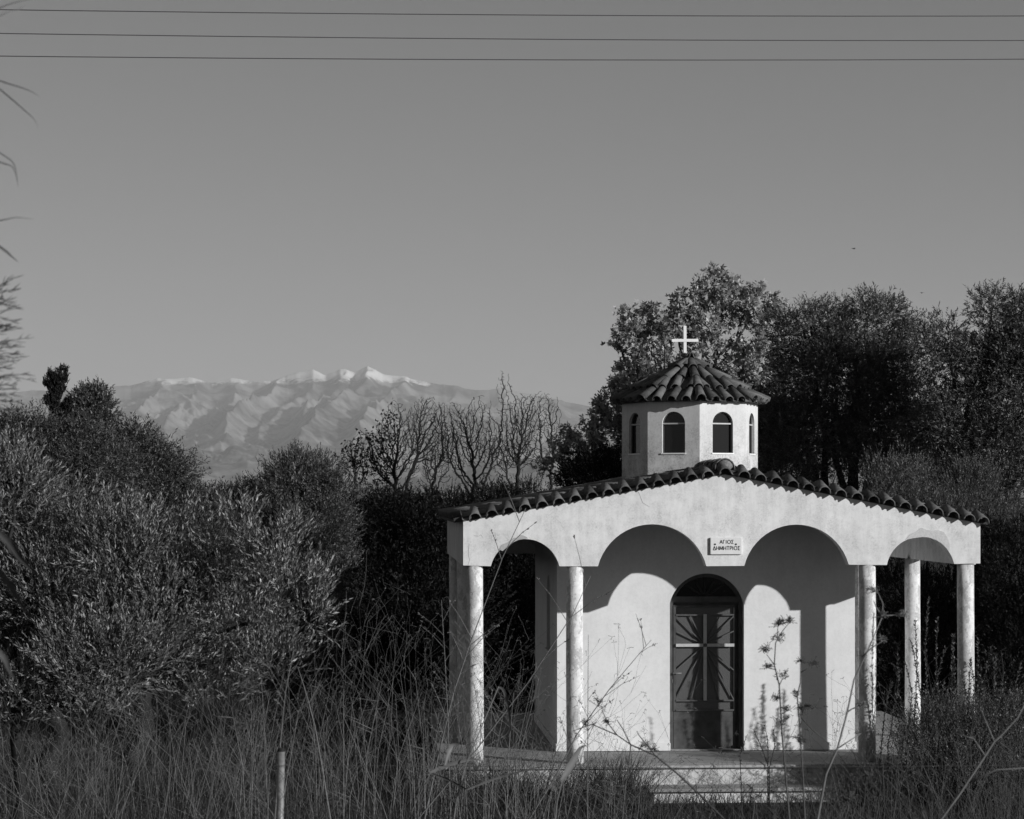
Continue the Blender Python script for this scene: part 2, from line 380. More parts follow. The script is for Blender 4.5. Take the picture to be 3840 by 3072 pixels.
# naos
NL, NR, NB = 1.262, 5.136, 5.45
DL, DR, DT, DS, FL = 2.722, 3.686, 2.685, 2.326, 0.40
# door centre arch: sides go up to the spring, then a round head
head = arch_pts(DL, DR, DS - 0.02, DS - 0.02, DT, 26)
wallpoly = [(NL, FL), (DL, FL)] + head + [(DR, FL), (NR, FL), (NR, roof_w(NR) + 0.03), (APEX[0], APEX[1] + 0.03), (NL, roof_w(NL) + 0.03)]
MB().prism(wallpoly, D, D + 0.22).build('front_wall', M_NAOS, CH)
# left wall with a tall slit window (local y is depth there)
def yz_prism(mb, poly, x0, x1):
    k = len(mb.v); mb.prism(poly, x0, x1); mb.v[k:] = [(v[1], v[0], v[2]) for v in mb.v[k:]]; mb.f = [f if min(f) < k else f[::-1] for f in mb.f]; return mb
def slit(y0, y1, z0, z1): return [(y0, z0)] + arch_pts(y0, y1, z1 - 0.16, z1 - 0.16, z1, 10)[0:] + [(y1, z0)]
SL = (2.62, 3.18, 1.62, 2.62)
wl = roof_w(NL) + 0.01
lw = MB()
yz_prism(lw, [(D + 0.222, FL), (SL[0], FL), (SL[0], wl), (D + 0.222, wl)], NL, NL + 0.2)
yz_prism(lw, [(SL[1], FL), (NB, FL), (NB, wl), (SL[1], wl)], NL, NL + 0.2)
yz_prism(lw, [(SL[0], FL), (SL[1], FL), (SL[1], SL[2]), (SL[0], SL[2])], NL, NL + 0.2)
yz_prism(lw, arch_pts(SL[0], SL[1], SL[3] - 0.2, SL[3] - 0.2, SL[3], 12) + [(SL[1], wl), (SL[0], wl)], NL, NL + 0.2)
lw.build('left_wall', M_NAOS, CH)
sw = yz_prism(MB(), slit(SL[0] - 0.02, SL[1] + 0.02, SL[2] - 0.02, SL[3] + 0.02), NL + 0.12, NL + 0.135).build('slit_window', M_GLASS, CH)
yz_prism(MB(), [(2.88, SL[2]), (2.92, SL[2]), (2.92, SL[3]), (2.88, SL[3])], NL + 0.10, NL + 0.118).build('mullion', M_DOORBAR, sw)
MB().box((SL[0] * 0 + NL - 0.03, SL[0] - 0.05, SL[2] - 0.05), (NL - 0.002, SL[1] + 0.05, SL[2])).build('sill', M_NAOS, sw)
MB().box((NR - 0.2, D + 0.222, FL), (NR, NB, wl)).build('right_wall', M_NAOS, CH)
MB().box((NL + 0.202, NB - 0.2, FL), (NR - 0.202, NB, wl)).build('rear_wall', M_NAOS, CH)
# skirting
sk = MB().box((NL - 0.018, D - 0.018, FL), (DL + 0.006, D - 0.002, FL + 0.10)).build('skirting', M_NAOS, CH, bevel=0.004)
MB().box((DR - 0.006, D - 0.018, FL), (NR + 0.018, D - 0.002, FL + 0.10)).build('skirting', M_NAOS, CH, bevel=0.004)
MB().box((NL - 0.018, D - 0.001, FL), (NL - 0.002, NB, FL + 0.10)).build('skirting', M_NAOS, CH, bevel=0.004)

# door (image rows/columns of the close-up -> local metres)
def du(x): return DL + (x - 285) * 0.00162
def dw(y): return DT - (y - 110) * 0.001604
DV = D + 0.12
door = MB().box((du(322), DV - 0.018, FL + 0.012), (du(816), DV + 0.022, dw(1222))).build('door', M_DOOR, CH, bevel=0.003)
def dbar(x0, y0, x1, y1, wpx, name_, mat_, v=DV - 0.03, th=0.02):
    return MB().bar((du(x0), v, dw(y0)), (du(x1), v, dw(y1)), wpx * 0.00162, th).build(name_, mat_, door)
fr = MB()
fr.prism([(DL - 0.01, FL), (DL + 0.055, FL)] + arch_pts(DL + 0.055, DR - 0.055, DS - 0.03, DS - 0.03, DT - 0.05, 24) + [(DR - 0.055, FL), (DR + 0.01, FL)] + arch_pts(DL - 0.01, DR + 0.01, DS - 0.02, DS - 0.02, DT + 0.01, 24)[::-1], DV - 0.02, DV + 0.04)
fr.build('door_frame', M_DOOR, door)
MB().box((DL + 0.054, DV - 0.024, dw(345)), (DR - 0.054, DV + 0.03, dw(298))).build('transom', M_DOOR, door)
fan = arch_pts(DL + 0.04, DR - 0.04, DS, DS, DT - 0.04, 24)
MB().prism(fan, DV + 0.012, DV + 0.02).build('fanlight_glass', M_GLASS, door)
for x in (420, 500, 573, 646, 726):
    dbar(573, 300, x, 150 + abs(x - 573) * 0.35, 14, 'fanlight_bar', M_INK, DV - 0.006, 0.014)
MB().box((du(340), DV + 0.004, dw(1215)), (du(808), DV + 0.012, dw(372))).build('door_glass', M_RGLASS, door)
MB().box((DL + 0.05, DV + 0.03, FL), (DR - 0.05, DV + 0.05, DS)).build('door_backing', M_DOOR, door)
for x0, y0, x1, y1, wp in ((331, 368, 331, 1222, 20), (812, 368, 812, 1222, 12), (325, 376, 818, 376, 14)):
    dbar(x0, y0, x1, y1, wp, 'door_stile', M_DOOR, DV - 0.012, 0.036)
for y in (446, 1138, 1216): dbar(340, y, 808, y, 12, 'door_rail', M_DOORBAR)
for x, y in ((345, 458), (457, 455), (345, 578), (345, 890), (345, 1130), (462, 1135), (806, 458), (692, 455), (806, 578), (806, 893), (806, 1130), (688, 1135)):
    dbar(573, 690, x, y, 9, 'ray_bar', M_DOORBAR, DV - 0.026, 0.014)
dbar(574, 440, 574, 1137, 25, 'cross_upright', M_CROSSBAR, DV - 0.044, 0.022)
dbar(340, 690, 558, 690, 24, 'cross_arm', M_CROSSBAR, DV - 0.046, 0.022); dbar(590, 690, 808, 690, 24, 'cross_arm', M_CROSSBAR, DV - 0.046, 0.022)
MB().tube([(du(574), DV - 0.034, dw(690)), (du(574), DV - 0.064, dw(690))], [0.034, 0.022], 14).build('cross_boss', M_DOORBAR, door)
hd = MB().tube([(du(320), DV - 0.02, dw(917)), (du(320), DV - 0.07, dw(917))], 0.009, 8)
hd.tube([(du(314), DV - 0.07, dw(918)), (du(382), DV - 0.072, dw(914))], [0.010, 0.008], 8); hd.build('handle', M_METAL, door, smooth=True)
MB().box((du(308), DV - 0.025, dw(995)), (du(318), DV - 0.019, dw(965))).build('lock_plate', M_DOORBAR, door)
MB().box((DL + 0.02, D - 0.01, FL), (DR - 0.02, DV + 0.05, FL + 0.010)).build('threshold', M_NOSE, door)

# plaque with carved lettering, fixed by two bolts
plaque = MB().box((3.045, -0.03, 2.967), (3.285, -0.001, 3.175)).build('plaque', M_MARBLE, CH, bevel=0.006)
for v in plaque.data.vertices: v.co.x = 3.038 + (v.co.x - 3.045) * (0.393 / 0.24)
GL = {'Α': ([[(0,0),(.5,1),(1,0)],[(.2,.36),(.8,.36)]],.8), 'Γ': ([[(0,0),(0,1),(.8,1)]],.6), 'Ι': ([[(0,0),(0,1)]],.12),
      'Ο': ([[(.5+.5*math.cos(k*math.pi/8),.5+.5*math.sin(k*math.pi/8)) for k in range(17)]],.95), 'Σ': ([[(1,1),(0,1),(.55,.52),(0,0),(1,0)]],.65),
      'Δ': ([[(0,0),(.5,1),(1,0),(0,0)]],.8), 'Η': ([[(0,0),(0,1)],[(1,0),(1,1)],[(0,.5),(1,.5)]],.72), 'Μ': ([[(0,0),(.1,1),(.5,.1),(.9,1),(1,0)]],1.0),
      'Τ': ([[(0,1),(1,1)],[(.5,0),(.5,1)]],.75), 'Ρ': ([[(0,0),(0,1),(.6,1),(.9,.85),(.9,.62),(.6,.47),(0,.47)]],.6)}
def lettering(txt, u0, u1, wb, h):
    mb = MB(); gap = 0.28; tot = sum(GL[c][1] for c in txt) + gap * (len(txt) - 1); s = (u1 - u0) / tot; x = u0
    for c in txt:
        for st in GL[c][0]:
            for (a, b), (c2, d2) in zip(st[:-1], st[1:]):
                mb.bar((x + a * GL[c][1] * s, -0.031, wb + b * h), (x + c2 * GL[c][1] * s, -0.031, wb + d2 * h), 0.0075, 0.003)
        x += (GL[c][1] + gap) * s
    return mb
lettering('ΑΓΙΟΣ', 3.155, 3.325, 3.100, 0.043).build('lettering', M_INK, plaque)
lettering('ΔΗΜΗΤΡΙΟΣ', 3.072, 3.405, 3.022, 0.045).build('lettering', M_INK, plaque)
for u in (3.096, 3.355): MB().tube([(u, -0.028, 3.092), (u, -0.036, 3.092)], 0.011, 10).build('bolt', M_INK, plaque)

# flaked plaster over the outer arches
def zz2(x, y): return ((2640 + x / 1.96 - 1737) / 1940 * 6.41 * 1.0, 0)
def fac(px, py):
    P0 = Vector((-0.5964, 27.81)); d = Vector((math.cos(TH), math.sin(TH))); n = Vector((-d.y, d.x)); r = Vector(((px - CX) / F, 1.0))
    tq = P0.dot(n) / r.dot(n); q = r * tq - P0; return (q.dot(d), CZ - (py - HY) / F * tq)
pr = [fac(2640 + x / 1.96, 1600 + y / 1.96) for x, y in ((1480,832),(1510,795),(1560,770),(1598,742),(1625,755),(1675,765),(1720,760),(1765,775),(1795,830),(1808,880),(1803,925),(1778,890),(1745,858),(1700,830),(1650,814),(1600,812),(1540,820))]
MB().prism(pr, -0.004, -0.0008).build('flaked_patch', M_PATCH, front)
pl = [fac(1640 + x / 1.96, 1600 + y / 1.96) for x, y in ((455,905),(470,870),(520,850),(560,818),(590,815),(610,795),(630,800),(660,812),(665,822),(640,826),(600,832),(560,850),(520,880),(480,915))]
MB().prism(pl, -0.004, -0.0008).build('flaked_patch', M_PATCHD, front)
for x0, y0, x1, y1 in ((235,860,228,935),(228,935,238,980),(238,980,226,1018),(320,795,336,815),(270,800,300,806),(300,806,320,795),(1480,480,1510,560),(1510,560,1560,590)):
    a = fac(1640 + x0 / 1.96, 1600 + y0 / 1.96); b = fac(1640 + x1 / 1.96, 1600 + y1 / 1.96)
    MB().bar((a[0], -0.001, a[1]), (b[0], -0.001, b[1]), 0.0035, 0.003).build('crack', M_PATCHD, front)

# platform and steps
plat = MB().box((-0.22, -0.14, -0.15), (W + 0.22, 6.7, 0.358)).build('platform', M_RISER, CH)
random.seed(2)
u = -0.27; cuts = [-0.27, 0.95, 2.05, 3.05, 3.68, 4.75, 5.7, W + 0.27]
for a, b in zip(cuts[:-1], cuts[1:]):
    MB().box((a + 0.004, -0.19, 0.360), (b - 0.004, 0.10, 0.396 + random.uniform(-0.003, 0.003))).build('edging_slab', M_NOSE, plat, bevel=0.006)
MB().box((-0.262, 0.102, 0.359), (W + 0.262, 6.74, 0.392)).build('paving', M_STONE, plat)
step = MB().box((2.28, -0.52, -0.15), (4.62, -0.142, 0.118)).build('step', M_STEP, CH)
for a, b in ((2.22, 3.46), (3.47, 4.68)):
    MB().box((a, -0.58, 0.12), (b, -0.143, 0.158 if a < 3 else 0.164)).build('tread_slab', M_NOSE if a > 3 else M_STONE, step, bevel=0.006)

# roof ------------------------------------------------------------
def half_tile(L, r0, r1, th=0.012, n=9, name_='tile'):
    """barrel tile along +y, wide open end at y=0, apex up; closed shell"""
    v = []; f = []
    for (y, r) in ((0, r0), (L * 0.5, (r0 + r1) / 2), (L, r1)):
        for rr in (r, r - th):
            for k in range(n):
                a = math.pi * (-0.04 + 1.08 * k / (n - 1)); v.append((rr * math.cos(a), y, rr * math.sin(a)))
    R = 2 * n
    for s in range(2):
        for k in range(n - 1):
            o0 = s * R + k; o1 = o0 + R
            f.append([o0, o0 + 1, o1 + 1, o1]); f.append([o0 + n, o1 + n, o1 + n + 1, o0 + n + 1])
        f.append([s*R, s*R+R, s*R+R+n, s*R+n]); e = s*R + n - 1; f.append([e, e+n, e+n+R, e+R])
    for s in (0, 2):
        for k in range(n - 1): f.append([s*R+k, s*R+n+k, s*R+n+k+1, s*R+k+1])
    me = bpy.data.meshes.new(name_); me.from_pydata(v, [], f)
    bm = bmesh.new(); bm.from_mesh(me); bmesh.ops.recalc_face_normals(bm, faces=bm.faces); bm.to_mesh(me); bm.free()
    me.polygons.foreach_set('use_smooth', np.ones(len(me.polygons), bool))
    me.materials.append(M_TILE); me.update(); return me
def pan_of(me, k=0.5):
    m2 = me.copy()
    for v in m2.vertices: v.co.z *= k
    return m2
T_VERGE = half_tile(0.40, 0.078, 0.052); T_COVER = half_tile(0.40, 0.085, 0.065); T_SMALL = half_tile(0.36, 0.068, 0.052); T_RIDGE = half_tile(0.45, 0.13, 0.105, 0.016)
T_PAN = pan_of(half_tile(0.40, 0.058, 0.075), 0.5); T_SPAN = pan_of(half_tile(0.36, 0.06, 0.06), 0.55)
SLA = math.atan2(APEX[1] - EL, APEX[0])
deck = MB().prism([(-0.10, EL - 0.018 + 0.004), (APEX[0], APEX[1] + 0.004), (W + 0.10, ER - 0.015), (W + 0.10, ER + 0.045), (APEX[0], APEX[1] + 0.07), (-0.10, EL + 0.045)], 0.02, 6.5)
roof = deck.build('roof', M_DECK, CH)
RNG = random.Random(11)
TILT = math.radians(16)
def frame(o, y, z):
    """matrix with local y along y, local z close to z"""
    y = Vector(y).normalized(); z = Vector(z); x = y.cross(z).normalized(); z = x.cross(y)
    return Matrix(((x.x, y.x, z.x, o[0]), (x.y, y.y, z.y, o[1]), (x.z, y.z, z.z, o[2]), (0, 0, 0, 1)))
for side in (0, 1):
    n = 16 if side == 0 else 15
    for k in range(n):
        uu = 0.14 + 0.2045 * k if side == 0 else 3.44 + 0.2005 * k
        if side == 0 and uu > 3.3: continue
        if side == 1 and k == n: continue
        nrm = Vector((-math.sin(SLA) if side == 0 else math.sin(SLA), 0, math.cos(SLA)))
        yd = Vector((RNG.uniform(-.05, .05), math.cos(TILT), math.sin(TILT)))
        inst(T_VERGE, 'cover_tile', roof, frame((uu + RNG.uniform(-.004, .004), -0.105 + RNG.uniform(-.008, .008), roof_w(min(max(uu, 0), W)) + 0.012), yd, nrm))
        up = uu - 0.102
        inst(T_PAN, 'pan_tile', roof, frame((up, -0.085, roof_w(min(max(up, 0), W)) + 0.034), Vector((0, math.cos(TILT), math.sin(TILT))), -nrm))
inst(T_VERGE, 'cover_tile', roof, frame((6.42, -0.10, ER + 0.012), Vector((0, math.cos(TILT), math.sin(TILT))), Vector((math.sin(SLA), 0, math.cos(SLA)))))
# slope courses: the near part of the left slope as single tiles, the rest joined
def slope_tiles(side, cols, single):
    pts = []
    for v in cols:
        for k in range(9):
            s = -0.13 + k * 0.365
            pts.append((s, v))
    res = []
    for s, v in pts:
        if side == 0:
            uu = s; yd = Vector((math.cos(SLA), 0, math.sin(SLA) + 0.03)); nrm = Vector((-math.sin(SLA), 0, math.cos(SLA))); ww = EL + math.tan(SLA) * uu
        else:
            uu = W - s; yd = Vector((-math.cos(SLA), 0, math.sin(SLA) + 0.03)); nrm = Vector((math.sin(SLA), 0, math.cos(SLA))); ww = ER + math.tan(SLA) * s
        res.append(frame((uu, v + RNG.uniform(-.006, .006), ww + 0.055 + RNG.uniform(0, .006)), yd, nrm))
    return res
near = [0.42 + 0.24 * k for k in range(8)]; far = [0.42 + 0.24 * k for k in range(8, 25)]
for M_ in slope_tiles(0, near, True): inst(T_COVER, 'cover_tile', roof, M_)
def joined(mats, me, name_, parent):
    co = np.empty(len(me.vertices) * 3, np.float32); me.vertices.foreach_get('co', co); co = co.reshape(-1, 3)
    cnt = np.array([p_.loop_total for p_ in me.polygons]); fl = np.array([l.vertex_index for l in me.loops])
    Vs, Fs, Cs = [], [], []
    for i, M_ in enumerate(mats):
        A = np.array(M_); Vs.append(co @ A[:3, :3].T + A[:3, 3]); Fs.append(fl + i * len(co)); Cs.append(cnt)
    o = mesh_np(name_, np.concatenate(Vs), np.concatenate(Fs), np.concatenate(Cs), M_TILE, parent, smooth=True); o['kind'] = 'stuff'; return o
joined(slope_tiles(0, far, False) + slope_tiles(1, near + far, False), T_COVER, 'far_roof_tiles', roof)
for k in range(5):
    inst(T_RIDGE, 'ridge_tile', roof, frame((3.225, 0.02 + 0.41 * k, APEX[1] + 0.075 + 0.004 * (k % 2)), (0, 1, 0.012), (0, 0, 1)))
mt = MB(); rr = random.Random(3)
mt.tube([(3.225, 0.03, APEX[1] + 0.09), (3.225, 0.065, APEX[1] + 0.115)], [0.10, 0.085], 14).build('ridge_mortar', M_MORTAR, roof, smooth=True)
MB().box((-0.115, 0.0, EL + 0.0), (-0.10, 6.5, EL + 0.04)).build('eave_board', M_DECK, roof)

# drum --------------------------------------------------------------
DC = (3.225, 3.15); DRAD = 0.935; DB, DTP = 3.6, 4.965
drum = empty('drum', (DC[0], DC[1], 0)); drum.parent = CH
ap = DRAD * math.cos(math.pi / 8); side_l = 2 * DRAD * math.sin(math.pi / 8)
dm = MB()
for k in range(8):
    ang = math.radians(-90 + 22.5 + 45 * k)
    hw = side_l / 2; ww = 0.158
    head = arch_pts(-ww, ww, 4.655, 4.655, 4.812, 14)
    mbk = MB()
    th = 0.11; hi = hw - th * math.tan(math.pi / 8)
    mbk.prism([(-hw, DB), (-ww, DB), (-ww, DTP), (-hw, DTP)], 0, th); mbk.prism([(ww, DB), (hw, DB), (hw, DTP), (ww, DTP)], 0, th)
    mbk.prism([(-ww, DB), (ww, DB), (ww, 4.262), (-ww, 4.262)], 0, th); mbk.prism(head + [(ww, DTP), (-ww, DTP)], 0, th)
    # mitre the ends
    mbk.v = [(x * (hi / hw if abs(abs(x) - hw) < 1e-6 and y > th / 2 else 1), y, z) for x, y, z in mbk.v]
    M_ = Matrix.Rotation(ang + math.pi / 2, 4, 'Z') @ Matrix.Translation((0, -ap, 0))
    mbk.xform(M_); mbk.build('drum_wall', M_DRUM, drum)
    pane = MB().prism([(-ww - .01, 4.255)] + [(a * 1.04, b + 0.004) for a, b in head] + [(ww + .01, 4.255)], 0.055, 0.062).xform(M_).build('window', M_GLASS, drum)
    MB().box((-ww, 0.028, 4.645), (ww, 0.054, 4.663)).xform(M_).build('transom', M_CROSSBAR, pane)
    fr = MB(); 
    fr.prism([(-ww, 4.262), (-ww + .014, 4.262)] + [(a * .91, 4.655 + (b - 4.655) * .91) for a, b in head] + [(ww - .014, 4.262), (ww, 4.262)] + head[::-1], 0.036, 0.053)
    fr.xform(M_).build('window_frame', M_DOORBAR, pane)
    MB().box((-ww - 0.012, -0.012, 4.244), (ww + 0.012, 0.03, 4.262)).xform(M_).build('sill', M_WHITE, pane)
# drum roof
RE = 1.02; WE, WA = 4.945, 5.49
dr = MB(); n0 = len(dr.v)
ring = [(RE * math.cos(math.radians(-90 + 45 * k)), RE * math.sin(math.radians(-90 + 45 * k))) for k in range(8)]
dr.v = [(x, y, WE) for x, y in ring] + [(x, y, WE + 0.02) for x, y in ring] + [(0, 0, WA)]
dr.f = [list(range(8))[::-1]] + [[k, (k+1) % 8, 8 + (k+1) % 8, 8 + k] for k in range(8)] + [[8 + k, 8 + (k+1) % 8, 16] for k in range(8)]
droof = dr.build('drum_roof', M_DECK, drum)
apE = RE * math.cos(math.pi / 8); hwE = RE * math.sin(math.pi / 8); SL_ = math.hypot(apE, WA - WE); sA = math.atan2(WA - WE, apE)
for k in range(8):
    ang = math.radians(-90 + 22.5 + 45 * k); out = Vector((math.cos(ang), math.sin(ang), 0)); tan_ = Vector((-out.y, out.x, 0))
    ups = (-out * math.cos(sA) + Vector((0, 0, math.sin(sA)))); nr = (out * math.sin(sA) + Vector((0, 0, math.cos(sA))))
    for off in (-0.29, -0.1, 0.1, 0.29):                       # pans
        Lr = SL_ * (1 - abs(off) / hwE)
        for j in range(max(1, int(Lr / 0.31))):
            b = out * apE + tan_ * off + Vector((0, 0, WE + 0.02)) - ups * 0.05 + ups * (0.31 * j) + nr * (0.040 + 0.008 * j)
            inst(T_SPAN, 'pan_tile', droof, frame(b, ups + nr * -0.02, -nr))
    for off in (-0.195, 0.0, 0.195):                           # covers
        Lr = SL_ * (1 - abs(off) / hwE) + 0.08
        for j in range(max(1, int(round(Lr / 0.31)))):
            b = out * apE + tan_ * (off + RNG.uniform(-.018, .018)) + Vector((0, 0, WE + 0.02)) - ups * (0.05 + RNG.uniform(0, .02)) + ups * (0.31 * j) + nr * (0.030 + 0.012 * (j % 2))
            inst(T_SMALL, 'cover_tile', droof, frame(b, ups + nr * -0.03 + tan_ * RNG.uniform(-.07, .07), nr))
    a2 = math.radians(-90 + 45 * k); o2 = Vector((math.cos(a2), math.sin(a2), 0)); h = math.atan2(WA - WE, RE); up2 = -o2 * math.cos(h) + Vector((0, 0, math.sin(h))); n2 = o2 * math.sin(h) + Vector((0, 0, math.cos(h)))
    for j in range(4):
        b = o2 * RE + Vector((0, 0, WE + 0.02)) - up2 * 0.05 + up2 * (0.305 * j) + n2 * (0.045 + 0.012 * (j % 2))
        inst(T_SMALL, 'cover_tile', droof, frame(b, up2 + n2 * -0.04, n2))
MB().tube([(0, 0, WA - 0.10), (0, 0, WA + 0.0), (0.0, 0, WA + 0.07), (0, 0, WA + 0.10)], [0.20, 0.16, 0.09, 0.03], 12).build('cap_mortar', M_MORTAR, droof, smooth=True)
cr = MB().box((-0.0205, -0.02, WA + 0.05), (0.0205, 0.02, 6.015)).build('cross', M_WHITE, drum, bevel=0.003)
cr.location = (-0.03, 0, 0); cr.rotation_euler = (0, math.radians(-0.4), 0)
MB().box((-0.182, -0.026, 5.797), (0.182, -0.0205, 5.836)).build('cross_arm', M_WHITE, cr)

# ------------------------------------------------------------------ foliage machinery
def unit(a): return a / np.maximum(np.linalg.norm(a, axis=-1, keepdims=True), 1e-9)
def leaf_quads(P, Dr, Nn, L, Wd, star=False, fold=0.25, tri=False):
    """diamond leaves: base P, direction Dr, normal Nn"""
    S = unit(np.cross(Dr, Nn)); Nn = unit(np.cross(S, Dr)); L = np.asarray(L)[:, None]; Wd = np.asarray(Wd)[:, None]
    if tri:
        V = np.stack([P - S * Wd * .35, P + S * Wd * .65 + Dr * L * .2 + Nn * Wd * fold, P + Dr * L], 1).reshape(-1, 3); return V, np.arange(len(P) * 3), np.full(len(P), 3)
    if not star:
        a = P; b = P + Dr * L * 0.45 + S * Wd / 2 + Nn * Wd * fold; c = P + Dr * L - Nn * L * 0.08; d = P + Dr * L * 0.45 - S * Wd / 2 + Nn * Wd * fold
        V = np.stack([a, b, c, d], 1).reshape(-1, 3); n = len(P); idx = np.arange(n * 4); return V, idx, np.full(n, 4)
    # palmate leaf: three pointed lobes
    out = []
    for an, sc in ((0, 1.0), (1.0, 0.85), (-1.0, 0.85)):
        d2 = Dr * math.cos(an) + S * math.sin(an); s2 = S * math.cos(an) - Dr * math.sin(an)
        out.append(np.stack([P, P + d2 * L * sc * .5 + s2 * Wd * .22, P + d2 * L * sc - Nn * L * .12, P + d2 * L * sc * .5 - s2 * Wd * .22], 1))
    V = np.stack(out, 1).reshape(-1, 3); n = len(P) * 3; return V, np.arange(n * 4), np.full(n, 4)
def rnd_dir(rng, n): return unit(rng.normal(size=(n, 3)))
def crown(name, blobs, n_twig, twig_len, n_leaf, L, Wd, mat, seed, parent=None, up=0.5, clump=0.34, n_sub=26, inner=0.35, star=False, pale=0.2, spread=0.9, sag=0.0, tri=False, outw=0.7, fill=0.3):
    rng = np.random.default_rng(seed); B = np.array(blobs, float); vol = (B[:, 3] * B[:, 4] + B[:, 4] * B[:, 5] + B[:, 3] * B[:, 5]); pr = vol / vol.sum()
    # clumps
    sc, sr, si = [], [], []
    for i, b in enumerate(B):
        k = max(8, int(n_sub * pr[i] * len(B)))
        d = rnd_dir(rng, k); d[:, 2] = np.where(d[:, 2] < -0.5, -d[:, 2], d[:, 2])
        f = rng.uniform(0.55, 1.0, (k, 1)); sc.append(b[:3] + d * b[3:6] * f); sr.append(np.mean(b[3:6]) * clump * rng.uniform(0.55, 1.25, k)); si.append(np.full(k, i))
    sc = np.concatenate(sc); sr = np.concatenate(sr); si = np.concatenate(si)
    w_ = sr ** 2; ci = rng.choice(len(sc), n_twig, p=w_ / w_.sum())
    d = rnd_dir(rng, n_twig); rad = rng.uniform(inner, 1, n_twig) ** 0.5
    P = sc[ci] + d * (sr[ci] * rad)[:, None]; bi = si[ci]
    nf = int(fill * n_twig); fi = rng.choice(len(B), nf, p=pr); fd = rnd_dir(rng, nf) * (rng.random((nf, 1)) ** 0.5) * 0.92; P[:nf] = B[fi, :3] + fd * B[fi, 3:6]; bi[:nf] = fi
    outd = unit((P - B[bi, :3]) / B[bi, 3:6])
    T = unit(outd * outw + d * 0.4 + np.array([0, 0, up]) + rng.normal(size=(n_twig, 3)) * 0.28)
    tl = twig_len * rng.uniform(0.6, 1.3, n_twig)
    # leaves
    t = np.tile((np.arange(n_leaf) + 0.5) / n_leaf, n_twig); ti = np.repeat(np.arange(n_twig), n_leaf)
    Tl = T[ti]; side = rnd_dir(rng, len(ti)); side = unit(side - Tl * (side * Tl).sum(1, keepdims=True))
    an = rng.uniform(0.25, spread, len(ti))[:, None]
    Dl = unit(Tl * np.cos(an) + side * np.sin(an) - np.array([0, 0, sag]))
    Pl = P[ti] + Tl * (tl[ti] * t)[:, None] - np.array([0, 0, 1.0]) * (sag * tl[ti] * t * t)[:, None]
    Nl = unit(rnd_dir(rng, len(ti)) + Tl * 0.3 + np.array([0, 0, 0.3]))
    LL = L * rng.uniform(0.6, 1.2, len(ti)); WW = Wd * rng.uniform(0.7, 1.2, len(ti))
    V, idx, cnt = leaf_quads(Pl, Dl, Nl, LL, WW, star, tri=tri)
    tone = rng.uniform(0.55, 1.25, len(ti)); tone = np.where(rng.random(len(ti)) < pale, tone * 2.3, tone); tone *= rng.uniform(0.75, 1.2, n_twig)[ti]
    if star: tone = np.repeat(tone, 3)
    o = mesh_np(name, V, idx, cnt, mat, parent, tone=tone)
    return o, P, T, tl
def pxblobs(y, lst, depth=1.0):
    """(px, py, rx_px, ry_px[, dy]) at distance y -> ellipsoids in metres"""
    out = []
    for q in lst:
        px, py, rx, ry = q[:4]; yy = y + (q[4] if len(q) > 4 else 0); c = at(px, py, yy); k = yy / F
        out.append((c.x, c.y, c.z, rx * k, rx * k * depth, ry * k))
    return out
def limbs(mb, base, targets, r0, seed, n=7, wob=0.12, sides=7):
    rg = random.Random(seed); base = Vector(base)
    for tg in targets:
        tg = Vector(tg); pts = []; rr = []; mid = base.lerp(tg, 0.45) + Vector((rg.uniform(-1, 1), rg.uniform(-1, 1), rg.uniform(0, .6))) * wob * (tg - base).length
        for k in range(n + 1):
            f = k / n; p = base.lerp(mid, f).lerp(mid.lerp(tg, f), f) + Vector((rg.uniform(-1, 1), rg.uniform(-1, 1), 0)) * 0.03 * (1 if 0 < k < n else 0) * (tg - base).length
            pts.append(p); rr.append(r0 * (1 - 0.85 * f) + 0.004)
        mb.tube(pts, rr, sides)
    return mb
def leafy_tree(name, label, cat, y, blobs_px, base_px, seed, n_twig, twig_len, n_leaf, L, Wd, mat, r0=0.12, group=None, depth=1.0, fork=0.35, bark=None, **kw):
    B = pxblobs(y, blobs_px, depth); bx = (base_px - CX) / F * y; bz = gh(bx, y)
    root = tag(empty(name, (bx, y, bz)), label, cat, group)
    off = Vector((bx, y, bz))
    Bl = [(b[0] - bx, b[1] - y, b[2] - bz, b[3], b[4], b[5]) for b in B]
    crown('crown', Bl, n_twig, twig_len, n_leaf, L, Wd, mat, seed, root, **kw)
    topz = max(b[2] for b in Bl); mb = MB(); rg = random.Random(seed); fk = Vector((rg.uniform(-.1, .1), rg.uniform(-.1, .1), topz * fork))
    mb.tube([(0, 0, -0.15), (.5 * r0, 0, fk.z * .15), (-.9 * r0, .3 * r0, fk.z * .4), (.9 * r0, 0, fk.z * .62), (-.2 * r0 + fk.x * .6, 0, fk.z * .85), tuple(fk)], [r0 * 1.5, r0 * 1.05, r0 * 1.1, r0 * .85, r0 * .95, r0 * 0.85], 9)
    limbs(mb, fk - Vector((0, 0, .05)), [(b[0], b[1], b[2] + b[5] * 0.3) for b in Bl], r0 * 0.6, seed)
    mb.build('trunk', bark or M_BARK, root, smooth=True)
    return root

